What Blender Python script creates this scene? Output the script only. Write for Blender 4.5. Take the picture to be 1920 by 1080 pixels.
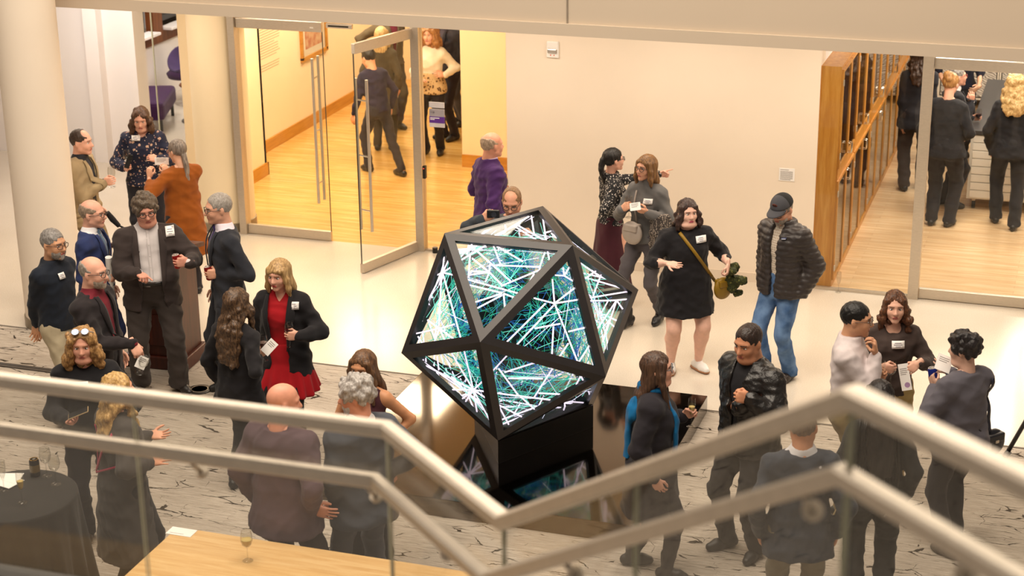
import bpy, bmesh, math, random
import numpy as np
from mathutils import Vector, Matrix
rad = math.radians
scene = bpy.context.scene
for o in list(bpy.data.objects): bpy.data.objects.remove(o)
COL = scene.collection

# ------------------------------------------------------------------ camera
def look_matrix(pitch, roll, yaw):
    fw = np.array([math.sin(yaw)*math.cos(pitch), math.cos(yaw)*math.cos(pitch), -math.sin(pitch)])
    r = np.array([math.cos(yaw), -math.sin(yaw), 0.0]); d = np.cross(fw, r)
    r2 = math.cos(roll)*r + math.sin(roll)*d; d2 = -math.sin(roll)*r + math.cos(roll)*d
    return Matrix(((r2[0], -d2[0], -fw[0]), (r2[1], -d2[1], -fw[1]), (r2[2], -d2[2], -fw[2])))
cam_d = bpy.data.cameras.new('camera'); cam = bpy.data.objects.new('camera', cam_d); COL.objects.link(cam)
cam_d.sensor_width = 36.0; cam_d.lens = 3325.6*36.0/1920.0; cam_d.clip_end = 200; cam_d.clip_start = .1
m = look_matrix(0.345178, 0.0116716, -0.326158).to_4x4(); m.translation = (0, 0, 6.132); cam.matrix_world = m
cam_d.dof.use_dof = True; cam_d.dof.focus_distance = 14.2; cam_d.dof.aperture_fstop = 2.6
scene.camera = cam

# ------------------------------------------------------------------ world, exposure, ceiling light
scene.view_settings.view_transform = 'Standard'; scene.view_settings.look = 'None'
scene.view_settings.exposure = -0.34; scene.view_settings.gamma = 1.0; scene.view_settings.use_curve_mapping = False
scene.cycles.use_denoising = True
scene.cycles.max_bounces = 14; scene.cycles.transparent_max_bounces = 24; scene.cycles.glossy_bounces = 6; scene.cycles.diffuse_bounces = 4
scene.cycles.sample_clamp_indirect = 6.0
scene.cycles.caustics_reflective = False; scene.cycles.caustics_refractive = False
w = bpy.data.worlds.new('atrium_air'); scene.world = w; w.use_nodes = True
w.node_tree.nodes['Background'].inputs[0].default_value = (1.0, .84, .68, 1); w.node_tree.nodes['Background'].inputs[1].default_value = .34

def area(name, loc, size, power, col=(1, .86, .70), sy=None, rot=(0, 0, 0), spread=math.pi):
    l = bpy.data.lights.new(name, 'AREA'); l.energy = power; l.color = col; l.size = size; l.spread = spread
    if sy: l.shape = 'RECTANGLE'; l.size_y = sy
    o = bpy.data.objects.new(name, l); COL.objects.link(o); o.location = loc; o.rotation_euler = rot
    return o
# the atrium's high ceiling luminaires
for i, (x, y) in enumerate([(-8.5, 11.2), (-4.6, 10.6), (-.6, 11.2), (-6.6, 7.0), (-2.4, 7.0)]):
    area('atrium_luminaire', (x, y, 9.6), 3.6, 400, sy=3.0)
# downlights in the low ceiling of the hall, close to the display wall
for x in (-11.0, -9.4, -7.6, -5.6, -3.9, -2.2, -.5, 1.0):
    area('hall_downlight', (x, 15.75, 2.97), .7, 32, sy=.7)
# gallery and study room ceiling lights
for x, y, e in [(-9.0, 18.6, 75), (-9.2, 21.0, 85), (-9.0, 23.6, 75), (-7.6, 18.7, 60)]:
    area('gallery_light', (x, y, 2.85), .9, e, (1, .80, .55), .9)
for x, y, e in [(-1.3, 18.4, 75), (-1.0, 20.6, 85), (-.6, 23.0, 85), (.8, 19.5, 70)]:
    area('study_light', (x, y, 2.85), .9, e, (1, .90, .76), .9)
for x, y, e in [(-11.5, 18.0, 60), (-12.3, 21.0, 70), (-11.2, 23.0, 60)]:
    area('lounge_light', (x, y, 2.85), .9, e, (1, .92, .86), .9)

# ------------------------------------------------------------------ materials
def lin(c):
    if isinstance(c, str):
        c = c.lstrip('#'); c = [int(c[i:i+2], 16)/255 for i in (0, 2, 4)]
    return tuple((v/12.92 if v <= .04045 else ((v+.055)/1.055)**2.4) for v in c[:3]) + (1,)
MATS = {}
def mat(name, color='#888888', rough=.6, metal=0, var=.12, vscale=6, bump=0, bscale=200, spec=.5, sheen=0, coat=0, emit=None, estr=0, stretch=None, col2=None, sharp=False, sub=0, trans=0):
    """plain procedural material: base colour with a noise variation and a fine bump"""
    if name in MATS: return MATS[name]
    m = bpy.data.materials.new(name); m.use_nodes = True; MATS[name] = m
    nt = m.node_tree; N = nt.nodes; L = nt.links; b = N['Principled BSDF']
    c = lin(color); b.inputs['Roughness'].default_value = rough; b.inputs['Metallic'].default_value = metal
    b.inputs['Specular IOR Level'].default_value = spec
    if sheen: b.inputs['Sheen Weight'].default_value = sheen; b.inputs['Sheen Roughness'].default_value = .5
    if coat: b.inputs['Coat Weight'].default_value = coat; b.inputs['Coat Roughness'].default_value = .08
    if sub: b.inputs['Subsurface Weight'].default_value = sub; b.inputs['Subsurface Radius'].default_value = (.012, .005, .003)
    if emit: b.inputs['Emission Color'].default_value = lin(emit); b.inputs['Emission Strength'].default_value = estr
    b.inputs['Base Color'].default_value = c
    tc = N.new('ShaderNodeTexCoord'); src = tc.outputs['Object']
    if stretch:
        mp = N.new('ShaderNodeMapping'); mp.inputs['Scale'].default_value = stretch; L.new(src, mp.inputs[0]); src = mp.outputs[0]
    if var or col2:
        n = N.new('ShaderNodeTexNoise'); n.inputs['Scale'].default_value = vscale; n.inputs['Detail'].default_value = 4; L.new(src, n.inputs['Vector'])
        r = N.new('ShaderNodeValToRGB'); e = r.color_ramp.elements
        if col2:
            e[0].color = c; e[1].color = lin(col2)
            e[0].position, e[1].position = (.49, .52) if sharp else (.35, .65)
        else:
            e[0].color = tuple(v*(1-var) for v in c[:3])+(1,); e[1].color = tuple(min(1, v*(1+var)) for v in c[:3])+(1,)
            e[0].position, e[1].position = .3, .7
        L.new(n.outputs['Fac'], r.inputs[0]); L.new(r.outputs[0], b.inputs['Base Color'])
    if bump:
        n2 = N.new('ShaderNodeTexNoise'); n2.inputs['Scale'].default_value = bscale; n2.inputs['Detail'].default_value = 3; L.new(src, n2.inputs['Vector'])
        bp = N.new('ShaderNodeBump'); bp.inputs['Strength'].default_value = bump; bp.inputs['Distance'].default_value = .01
        L.new(n2.outputs['Fac'], bp.inputs['Height']); L.new(bp.outputs[0], b.inputs['Normal'])
    return m
def cloth(color, **k):
    c0 = color.lstrip('#'); lum = sum(int(c0[i:i+2], 16) for i in (0, 2, 4))/765
    if lum < .3: color = '#'+''.join('%02x' % min(255, int(int(c0[i:i+2], 16)*1.22+6)) for i in (0, 2, 4))      # dark cloth still returns some light
    a = dict(rough=.85, var=.10, vscale=9, bump=0, spec=.25, sheen=.08); a.update(k)
    return mat('cloth_'+color+''.join(str(v) for v in k.values()), color, **a)
def skin(color): return mat('skin_'+color, color, rough=.5, var=.07, vscale=22, spec=.4, sub=.06, bump=.06, bscale=300)
def hairm(color, c2=None, st=(1, 1, .12)):
    return mat('hair_'+color+str(c2)+str(st), color, rough=.42, var=.3, vscale=75, stretch=st, col2=c2, bump=.5, bscale=110, spec=.45)

def glass_mat(name, tint=(.96, .985, .97), refl=1.45, gloss=.02, haze=0, graze=1.0):
    if name in MATS: return MATS[name]
    m = bpy.data.materials.new(name); m.use_nodes = True; MATS[name] = m
    nt = m.node_tree; N = nt.nodes; L = nt.links; N.remove(N['Principled BSDF']); out = N['Material Output']
    t = N.new('ShaderNodeBsdfTransparent'); t.inputs[0].default_value = tint+(1,)
    g = N.new('ShaderNodeBsdfGlossy'); g.inputs['Roughness'].default_value = gloss
    f = N.new('ShaderNodeLayerWeight'); f.inputs['Blend'].default_value = .5; f0 = ((refl-1)/(refl+1))**2      # Schlick, the same on both faces
    pw = N.new('ShaderNodeMath'); pw.operation = 'POWER'; L.new(f.outputs['Facing'], pw.inputs[0]); pw.inputs[1].default_value = 5
    ma = N.new('ShaderNodeMath'); ma.operation = 'MULTIPLY_ADD'; L.new(pw.outputs[0], ma.inputs[0]); ma.inputs[1].default_value = (1-f0)*graze; ma.inputs[2].default_value = f0
    x = N.new('ShaderNodeMixShader'); L.new(ma.outputs[0], x.inputs[0]); L.new(t.outputs[0], x.inputs[1]); L.new(g.outputs[0], x.inputs[2])
    last = x
    if haze:  # pale diffuse veil mixed in to stand for surroundings reflected in the glass
        d = N.new('ShaderNodeBsdfTranslucent'); d.inputs[0].default_value = (.9, .85, .78, 1)
        d2 = N.new('ShaderNodeBsdfDiffuse'); d2.inputs[0].default_value = (.9, .85, .78, 1)
        a = N.new('ShaderNodeMixShader'); L.new(d.outputs[0], a.inputs[1]); L.new(d2.outputs[0], a.inputs[2])
        x2 = N.new('ShaderNodeMixShader'); x2.inputs[0].default_value = haze; L.new(x.outputs[0], x2.inputs[1]); L.new(a.outputs[0], x2.inputs[2]); last = x2
    L.new(last.outputs[0], out.inputs[0])
    return m
def emis(name, color, strength):
    if name in MATS: return MATS[name]
    m = bpy.data.materials.new(name); m.use_nodes = True; MATS[name] = m
    b = m.node_tree.nodes['Principled BSDF']; b.inputs['Base Color'].default_value = lin(color)
    b.inputs['Emission Color'].default_value = lin(color); b.inputs['Emission Strength'].default_value = strength
    return m

# ------------------------------------------------------------------ object helpers
def tag(o, label=None, cat=None, group=None, kind=None):
    if label: o['label'] = label
    if cat: o['category'] = cat
    if group: o['group'] = group
    if kind: o['kind'] = kind
    return o
def mobj(name, verts, faces, m=None, parent=None, smooth=False):
    me = bpy.data.meshes.new(name)
    v = np.asarray(verts, dtype=np.float32)
    f = faces if isinstance(faces, np.ndarray) else None
    if f is not None and len(f):
        n = f.shape[1]
        me.vertices.add(len(v)); me.vertices.foreach_set('co', v.ravel())
        me.loops.add(f.size); me.loops.foreach_set('vertex_index', f.astype(np.int32).ravel())
        me.polygons.add(len(f)); me.polygons.foreach_set('loop_start', np.arange(0, f.size, n, dtype=np.int32))
        me.update(calc_edges=True)
    else:
        me.from_pydata([tuple(p) for p in v], [], [list(q) for q in faces]); me.update()
    if smooth: me.polygons.foreach_set('use_smooth', np.ones(len(me.polygons), bool))
    if m: me.materials.append(m)
    o = bpy.data.objects.new(name, me); COL.objects.link(o)
    if parent: o.parent = parent
    return o
def empty(name, loc=(0, 0, 0), rz=0, parent=None):
    o = bpy.data.objects.new(name, None); COL.objects.link(o); o.location = loc; o.rotation_euler = (0, 0, rz); o.empty_display_size = .1
    if parent: o.parent = parent
    return o
class MB:
    """collects simple solids, then links them as one mesh object"""
    def __init__(s): s.v = []; s.f = []
    def add(s, v, f):
        n = len(s.v); s.v += [tuple(map(float, p)) for p in v]; s.f += [[i+n for i in q] for q in f]; return s
    def box(s, lo, hi, M=None, ch=0):
        x0, y0, z0 = lo; x1, y1, z1 = hi
        if ch:
            bm = bmesh.new(); bmesh.ops.create_cube(bm, size=1)
            bmesh.ops.scale(bm, vec=(x1-x0, y1-y0, z1-z0), verts=bm.verts); bmesh.ops.translate(bm, vec=((x0+x1)/2, (y0+y1)/2, (z0+z1)/2), verts=bm.verts)
            bmesh.ops.bevel(bm, geom=bm.edges[:], offset=ch, segments=2, affect='EDGES', profile=.5)
            bm.verts.index_update(); v = [p.co.copy() for p in bm.verts]; f = [[q.index for q in t.verts] for t in bm.faces]; bm.free()
        else:
            v = [Vector(p) for p in ((x0, y0, z0), (x1, y0, z0), (x1, y1, z0), (x0, y1, z0), (x0, y0, z1), (x1, y0, z1), (x1, y1, z1), (x0, y1, z1))]
            f = [(0, 3, 2, 1), (4, 5, 6, 7), (0, 1, 5, 4), (1, 2, 6, 5), (2, 3, 7, 6), (3, 0, 4, 7)]
        if M: v = [M @ p for p in v]
        return s.add(v, f)
    def bar(s, a, b, w, h=None, up=(0, 0, 1), n=4, ext=0):
        """prism from a to b; n=4 square bar w x h, else round tube of radius w"""
        a, b = Vector(a), Vector(b); d = (b-a).normalized(); a = a-d*ext; b = b+d*ext; up = Vector(up)
        if abs(d.dot(up)) > .98: up = Vector((1, 0, 0))
        x = d.cross(up).normalized(); y = x.cross(d).normalized(); h = h or w
        if n == 4: ring = [(-w/2, -h/2), (w/2, -h/2), (w/2, h/2), (-w/2, h/2)]
        else: ring = [(w*math.cos(2*math.pi*i/n), w*math.sin(2*math.pi*i/n)) for i in range(n)]
        v = [p+x*q[0]+y*q[1] for p in (a, b) for q in ring]
        f = [(i, (i+1) % n, n+(i+1) % n, n+i) for i in range(n)] + [tuple(range(n-1, -1, -1)), tuple(range(n, 2*n))]
        return s.add(v, f)
    def tube(s, pts, r, n=8):
        """smooth tube through points; r may be a list"""
        P = [Vector(p) for p in pts]; R = r if isinstance(r, (list, tuple)) else [r]*len(P); v = []; f = []; prev = None
        for i, p in enumerate(P):
            d = (P[min(i+1, len(P)-1)]-P[max(i-1, 0)]).normalized()
            if prev is None: prev = Vector((0, 0, 1)) if abs(d.z) < .9 else Vector((1, 0, 0))
            x = d.cross(prev).normalized(); y = x.cross(d).normalized(); prev = y
            v += [p+(x*math.cos(2*math.pi*k/n)+y*math.sin(2*math.pi*k/n))*R[i] for k in range(n)]
        for i in range(len(P)-1):
            f += [(i*n+k, i*n+(k+1) % n, (i+1)*n+(k+1) % n, (i+1)*n+k) for k in range(n)]
        f += [tuple(range(n-1, -1, -1)), tuple(range((len(P)-1)*n, len(P)*n))]
        return s.add(v, f)
    def lathe(s, prof, n=20, c=(0, 0, 0)):
        v = [(c[0]+r*math.cos(2*math.pi*k/n), c[1]+r*math.sin(2*math.pi*k/n), c[2]+z) for r, z in prof for k in range(n)]
        f = [(i*n+k, i*n+(k+1) % n, (i+1)*n+(k+1) % n, (i+1)*n+k) for i in range(len(prof)-1) for k in range(n)]
        if prof[0][0] > 1e-5: f.append(tuple(range(n-1, -1, -1)))
        if prof[-1][0] > 1e-5: f.append(tuple(range((len(prof)-1)*n, len(prof)*n)))
        return s.add(v, f)
    def prism(s, poly, z0, z1):
        n = len(poly); v = [(x, y, z0) for x, y in poly]+[(x, y, z1) for x, y in poly]
        return s.add(v, [tuple(range(n-1, -1, -1)), tuple(range(n, 2*n))]+[(i, (i+1) % n, n+(i+1) % n, n+i) for i in range(n)])
    def build(s, name, m=None, parent=None, smooth=False, loc=None):
        o = mobj(name, s.v, s.f, m, parent, smooth)
        if loc: o.location = loc
        return o
def autosmooth(o, ang=35):
    me = o.data; me.polygons.foreach_set('use_smooth', np.ones(len(me.polygons), bool))
    try: me.set_sharp_from_angle(angle=rad(ang))
    except Exception: pass
    return o
def struct(o): o['kind'] = 'structure'; return o

# ------------------------------------------------------------------ smooth solids for figures
def smin(a, b, k):
    h = np.clip(.5+.5*(b-a)/k, 0, 1); return b+(a-b)*h-k*h*(1-h)
class Field:
    """signed distance grid: tapered limbs, ellipsoids and lofted trunks melt into one surface"""
    def __init__(s, lo, hi, res):
        lo = np.array(lo, float); n = np.ceil((np.array(hi, float)-lo)/res).astype(int)+2
        s.lo = lo; s.res = res; s.n = n; s.ax = [(lo[i]+res*np.arange(n[i])).astype(np.float32) for i in range(3)]
        s.d = np.full(n, .5, np.float32)
    def win(s, lo, hi):
        sl = []
        for i in range(3):
            a = max(0, int(math.floor((lo[i]-s.lo[i])/s.res))); b = min(int(s.n[i]), int(math.ceil((hi[i]-s.lo[i])/s.res))+1)
            if b <= a: return None
            sl.append(slice(a, b))
        X, Y, Z = s.ax[0][sl[0]][:, None, None], s.ax[1][sl[1]][None, :, None], s.ax[2][sl[2]][None, None, :]
        return tuple(sl), X, Y, Z
    def put(s, sl, v, k, op):
        d = s.d[sl]
        if op == 'u': s.d[sl] = smin(d, v, k)
        elif op == 's': s.d[sl] = -smin(-d, v, k)
        else: s.d[sl] = -smin(-d, -v, k)
    def cone(s, a, b, ra, rb, k=.02, op='u', flat=None):
        a = np.array(a, float); b = np.array(b, float); R = max(ra, rb)+k*1.5+s.res*3
        q = s.win(np.minimum(a, b)-R, np.maximum(a, b)+R)
        if q is None: return
        sl, X, Y, Z = q; ba = b-a; L = max(float(ba@ba), 1e-9)
        px, py, pz = X-a[0], Y-a[1], Z-a[2]
        h = np.clip((px*ba[0]+py*ba[1]+pz*ba[2])/L, 0, 1)
        dx, dy, dz = px-ba[0]*h, py-ba[1]*h, pz-ba[2]*h
        if flat is not None:           # (axis, factor): squash across that axis
            ax, f = flat; ax = np.array(ax, float); ax /= np.linalg.norm(ax); t = (dx*ax[0]+dy*ax[1]+dz*ax[2])*(1/f-1)
            dx, dy, dz = dx+ax[0]*t, dy+ax[1]*t, dz+ax[2]*t
        s.put(sl, np.sqrt(dx*dx+dy*dy+dz*dz)-(ra+(rb-ra)*h), k, op)
    def ell(s, c, r, k=.02, op='u', R=None):
        c = np.array(c, float); r = np.array(r, float); m = max(r)+k*1.5+s.res*3
        q = s.win(c-m, c+m)
        if q is None: return
        sl, X, Y, Z = q; px, py, pz = X-c[0], Y-c[1], Z-c[2]
        if R is not None: px, py, pz = R[0][0]*px+R[0][1]*py+R[0][2]*pz, R[1][0]*px+R[1][1]*py+R[1][2]*pz, R[2][0]*px+R[2][1]*py+R[2][2]*pz
        k0 = np.sqrt((px/r[0])**2+(py/r[1])**2+(pz/r[2])**2); k1 = np.sqrt((px/r[0]**2)**2+(py/r[1]**2)**2+(pz/r[2]**2)**2)
        s.put(sl, k0*(k0-1)/np.maximum(k1, 1e-6), k, op)
    def loft(s, secs, k=.02, p=2.3, op='u'):
        """secs: (z, half width, half depth, cx, cy)"""
        S = np.array(sorted(secs), float); z0, z1 = S[0, 0], S[-1, 0]; m = .05+k
        lo = (min(S[:, 3]-S[:, 1])-m, min(S[:, 4]-S[:, 2])-m, z0-m); hi = (max(S[:, 3]+S[:, 1])+m, max(S[:, 4]+S[:, 2])+m, z1+m)
        q = s.win(lo, hi)
        if q is None: return
        sl, X, Y, Z = q; z = Z.ravel()
        tt = np.linspace(z0, z1, 160); ker = np.hanning(17); ker /= ker.sum()
        def ip(c):
            t = np.interp(tt, S[:, 0], S[:, c]); t = np.convolve(np.pad(t, 8, mode='edge'), ker, 'valid'); return np.interp(z, tt, t)[None, None, :].astype(np.float32)
        a, b, cx, cy = ip(1), ip(2), ip(3), ip(4)
        q = (np.abs((X-cx)/a)**p+np.abs((Y-cy)/b)**p)**(1/p)
        v = (q-1)*np.minimum(a, b)
        v = np.maximum(v, np.maximum(z0-Z, Z-z1))
        s.put(sl, v, k, op)
    def cut(s, fn):
        """keep only where fn(X,Y,Z) <= 0"""
        X, Y, Z = s.ax[0][:, None, None], s.ax[1][None, :, None], s.ax[2][None, None, :]
        s.d = np.maximum(s.d, fn(X, Y, Z)).astype(np.float32)
    def front(s, sign=1):
        """map of the outermost surface along +y (or -y): y[x, z]"""
        d = s.d if sign > 0 else s.d[:, ::-1, :]; ya = s.ax[1] if sign > 0 else s.ax[1][::-1]
        ins = d < 0; ny = d.shape[1]; j = ny-1-np.argmax(ins[:, ::-1, :], axis=1); has = ins.any(axis=1); j2 = np.minimum(j+1, ny-1)
        I, K = np.indices(j.shape); d0, d1 = d[I, j, K], d[I, j2, K]; t = np.where(d1 > d0, -d0/np.maximum(d1-d0, 1e-6), 0)
        y = ya[j]+np.clip(t, 0, 1)*(ya[j2]-ya[j]); return np.where(has, y, np.nan)
    def mesh(s, smooth=1):
        d = s.d; ins = d < 0; n = d.shape
        c = [(i, j, k) for i in (0, 1) for j in (0, 1) for k in (0, 1)]
        cnt = sum(ins[i:n[0]-1+i, j:n[1]-1+j, k:n[2]-1+k].astype(np.int8) for i, j, k in c)
        act = np.argwhere((cnt > 0) & (cnt < 8))
        if len(act) == 0: return np.zeros((0, 3)), np.zeros((0, 4), int)
        idx = -np.ones([v-1 for v in n], np.int32); idx[act[:, 0], act[:, 1], act[:, 2]] = np.arange(len(act))
        cv = [d[act[:, 0]+i, act[:, 1]+j, act[:, 2]+k] for i, j, k in c]; pos = np.zeros((len(act), 3)); num = np.zeros(len(act))
        for a in range(8):
            for b in range(a+1, 8):
                df = [c[b][q]-c[a][q] for q in range(3)]
                if sum(map(abs, df)) != 1: continue
                cr = (cv[a] < 0) != (cv[b] < 0); t = np.where(cr, cv[a]/np.where(cr, cv[a]-cv[b], 1), 0)
                for q in range(3): pos[:, q] += np.where(cr, c[a][q]+t*df[q], 0)
                num += cr
        V = (act+pos/num[:, None])*s.res+s.lo; F = []
        for ax in range(3):
            o = [q for q in range(3) if q != ax]
            if ax == 1: o = [2, 0]
            A = np.take(ins, range(n[ax]-1), ax); B = np.take(ins, range(1, n[ax]), ax)
            e = np.argwhere(A != B); e = e[(e[:, o[0]] > 0) & (e[:, o[1]] > 0) & (e[:, o[0]] < n[o[0]]-1) & (e[:, o[1]] < n[o[1]]-1)]
            if len(e) == 0: continue
            fl = ins[e[:, 0], e[:, 1], e[:, 2]]; q = []
            for du, dv in ((-1, -1), (0, -1), (0, 0), (-1, 0)):
                g = e.copy(); g[:, o[0]] += du; g[:, o[1]] += dv; q.append(idx[g[:, 0], g[:, 1], g[:, 2]])
            q = np.stack(q, 1); F.append(np.where(fl[:, None], q, q[:, ::-1]))
        F = np.concatenate(F); F = F[(F >= 0).all(1)]
        for _ in range(smooth): V = relax(V, F)
        return V, F
def relax(V, F, w=.5):
    acc = np.zeros_like(V); num = np.zeros(len(V))
    for a, b in ((0, 1), (1, 2), (2, 3), (3, 0)):
        for i, j in ((a, b), (b, a)):
            for q in range(3): acc[:, q] += np.bincount(F[:, i], V[F[:, j], q], len(V))
            num += np.bincount(F[:, i], minlength=len(V))
    return V*(1-w)+w*acc/np.maximum(num, 1)[:, None]
def vnormals(V, F):
    n = np.cross(V[F[:, 2]]-V[F[:, 0]], V[F[:, 3]]-V[F[:, 1]]); N = np.zeros_like(V)
    for i in range(4):
        for q in range(3): N[:, q] += np.bincount(F[:, i], n[:, q], len(V))
    return N/np.maximum(np.linalg.norm(N, axis=1), 1e-9)[:, None]
def wrinkle(V, F, amp, wl, seed, bias=(1, 1, 1), n=6):
    r = np.random.default_rng(seed); h = np.zeros(len(V))
    for i in range(n):
        k = r.normal(size=3)*np.array(bias); k *= 2*math.pi/(wl*r.uniform(.6, 1.6))/np.linalg.norm(k); h += 1-2*np.abs(np.sin(V@k*.5+r.uniform(0, 6)+.8*np.sin(V@(k[[1, 2, 0]]*.4))))
    return V+vnormals(V, F)*(amp*h/math.sqrt(n))[:, None]
def samp(f, Y, x, z):
    i = np.clip((x-f.lo[0])/f.res, 0, Y.shape[0]-1.001); k = np.clip((z-f.lo[2])/f.res, 0, Y.shape[1]-1.001)
    i0 = i.astype(int); k0 = k.astype(int); a = i-i0; b = k-k0
    v = np.stack([Y[i0, k0], Y[i0+1, k0], Y[i0, k0+1], Y[i0+1, k0+1]]); wt = np.stack([(1-a)*(1-b), a*(1-b), (1-a)*b, a*b])
    ok = ~np.isnan(v); wt = wt*ok; return np.where(wt.sum(0) > 0, (np.where(ok, v, 0)*wt).sum(0)/np.maximum(wt.sum(0), 1e-9), 0)
def patch(f, Y, c, n=6, m=6, off=.004, th=.004, sign=1):
    """a thin sheet laid on a field's front: c = four (x, z) corners, bilinear"""
    u, v = np.meshgrid(np.linspace(0, 1, n), np.linspace(0, 1, m), indexing='ij'); c = np.array(c, float)
    P = ((1-u)*(1-v))[..., None]*c[0]+(u*(1-v))[..., None]*c[1]+(u*v)[..., None]*c[2]+((1-u)*v)[..., None]*c[3]
    x, z = P[..., 0].ravel(), P[..., 1].ravel(); y = samp(f, Y, x, z)+sign*off
    return sheet(np.stack([x, y, z], 1), n, m, np.array([0, sign*th, 0]))
def sheet(V, n, m, t):
    """n x m grid of points turned into a closed thin sheet of thickness vector t"""
    T = np.concatenate([V, V-t]); N = n*m; F = []
    g = lambda i, j: i*m+j
    for i in range(n-1):
        for j in range(m-1):
            a = [g(i, j), g(i+1, j), g(i+1, j+1), g(i, j+1)]; F.append(a[::-1]); F.append([q+N for q in a])
    rim = [g(i, 0) for i in range(n)]+[g(n-1, j) for j in range(1, m)]+[g(i, m-1) for i in range(n-2, -1, -1)]+[g(0, j) for j in range(m-2, 0, -1)]
    for a, b in zip(rim, rim[1:]+rim[:1]): F.append([a, b, b+N, a+N])
    return T, np.array(F)
def joinm(parts):
    V = []; F = []; n = 0
    for v, f in parts: V.append(np.asarray(v, float)); F.append(np.asarray(f)+n); n += len(v)
    return np.concatenate(V), np.concatenate(F)
def ballm(c, r, n=10, m=7):
    v = []; c = np.array(c)
    for j in range(m+1):
        t = math.pi*j/m
        for i in range(n):
            p = 2*math.pi*i/n; v.append(c+np.array([r[0]*math.sin(t)*math.cos(p), r[1]*math.sin(t)*math.sin(p), r[2]*math.cos(t)]))
    f = [(j*n+i, (j+1)*n+i, (j+1)*n+(i+1) % n, j*n+(i+1) % n) for j in range(m) for i in range(n)]
    return np.array(v), np.array(f)
def rotm(yaw, pitch, roll=0):
    """head turn: yaw to the figure's right, pitch down, roll toward its right shoulder"""
    y, p, r = rad(-yaw), rad(-pitch), rad(roll)
    Rz = np.array([[math.cos(y), -math.sin(y), 0], [math.sin(y), math.cos(y), 0], [0, 0, 1]]); Rx = np.array([[1, 0, 0], [0, math.cos(p), -math.sin(p)], [0, math.sin(p), math.cos(p)]])
    Ry = np.array([[math.cos(r), 0, math.sin(r)], [0, 1, 0], [-math.sin(r), 0, math.cos(r)]]); return Rz@Rx@Ry
def unit(v): v = np.array(v, float); return v/max(np.linalg.norm(v), 1e-9)

HANDS = dict(relaxed=((18, 28, 18),)*4, grip=((48, 62, 32),)*4, flat=((6, 8, 5),)*4, spread=((4, 10, 8), (2, 8, 6), (4, 9, 6), (8, 14, 10)),
             point=((72, 80, 40), (72, 80, 40), (70, 80, 40), (4, 4, 2)), pinch=((30, 45, 30), (34, 48, 30), (38, 50, 30), (42, 52, 28)), fist=((75, 85, 50),)*4)
def hand_mesh(pose, right, sc, res=.0056):
    f = Field((-.085, -.05, -.05), (.085, .215, .12), res); cur = HANDS[pose]
    f.cone((0, -.035, 0), (0, .02, 0), .026, .027, .012, flat=((0, 0, 1), .75))
    f.ell((0, .055, 0), (.041, .052, .017), .012)
    f.cone((-.026, .05, 0), (-.031, .085, 0), .013, .011, .01); f.cone((.026, .05, 0), (.03, .088, 0), .014, .012, .01)
    f.ell((.026, .03, .008), (.017, .03, .015), .01)
    for q, (x, y, L, r, sp) in enumerate([(-.032, .086, .058, .0078, -7), (-.011, .094, .073, .0086, -2), (.0105, .096, .079, .0088, 2), (.031, .09, .071, .0086, 6)]):
        p = np.array([x, y, 0.]); a = 0; s_ = math.tan(rad(sp))*(.4 if pose in ('grip', 'fist', 'pinch') else 1)
        for c, l, r0, r1 in zip(cur[q], (.45, .30, .25), (r, r*.94, r*.88), (r*.94, r*.88, r*.78)):
            a += rad(c); e = p+L*l*np.array([s_*math.cos(a), math.cos(a), math.sin(a)]); f.cone(p, e, r0, r1, .0035); p = e
    if pose in ('grip', 'pinch', 'fist', 'point'): T = [(.03, .03, .006), (.05, .058, .028), (.036, .082, .048), (.018, .094, .054)]
    elif pose == 'spread': T = [(.03, .03, .004), (.062, .055, .01), (.08, .083, .012), (.09, .104, .012)]
    else: T = [(.03, .03, .005), (.055, .057, .014), (.06, .088, .02), (.057, .11, .022)]
    for i, (r0, r1) in enumerate(((.013, .011), (.011, .0098), (.0098, .008))): f.cone(T[i], T[i+1], r0, r1, .005)
    V, F = f.mesh(1)
    if not right: V = V*np.array([-1, 1, 1]); F = F[:, ::-1]
    return V*sc, F
HAND_CACHE = {}

def torso_secs(H, sex, g, belly, sp, ease=0, ext=0):
    if sex == 'm': T = [(.455, .078, .060, 0), (.50, .094, .068, -.004), (.54, .096, .069, -.004), (.60, .088, .062, 0), (.66, .090, .064, .002), (.72, .099, .068, .003), (.77, .104, .066, 0), (.80, .100, .058, -.003), (.822, .082, .047, -.006), (.842, .052, .038, -.006), (.862, .035, .034, -.002)]
    else: T = [(.455, .084, .062, 0), (.50, .099, .072, -.006), (.54, .097, .070, -.006), (.60, .079, .056, 0), (.65, .078, .057, .002), (.715, .087, .068, .009), (.75, .089, .064, .006), (.79, .089, .053, 0), (.815, .074, .044, -.004), (.838, .045, .034, -.006), (.86, .030, .030, -.002)]
    out = []
    for z, a, b, y in T:
        gg = 1+(g-1)*np.interp(z, [.45, .6, .8, .86], [.9, 1.1, .7, .35]); bl = belly*math.exp(-((z-.60)/.07)**2)
        cx, cy = sp(z*H); a *= np.interp(z, [.6, .72, .81, .83], [1, .94, .94, 1]); out.append((z*H, a*H*gg+ease, (b*gg+bl*.5)*H+ease, cx, cy+(y+bl*.5)*H))
    return out
def ik(S, W, l1, l2, pole):
    S, W = np.array(S, float), np.array(W, float); d = W-S; D = np.linalg.norm(d); D2 = min(D, (l1+l2)*.995)
    u = d/max(D, 1e-6); W = S+u*D2; a = (l1*l1-l2*l2+D2*D2)/(2*D2); h = math.sqrt(max(l1*l1-a*a, 0)); p = np.array(pole, float); p = p-u*(p@u)
    return S+u*a+unit(p)*h, W

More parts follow.
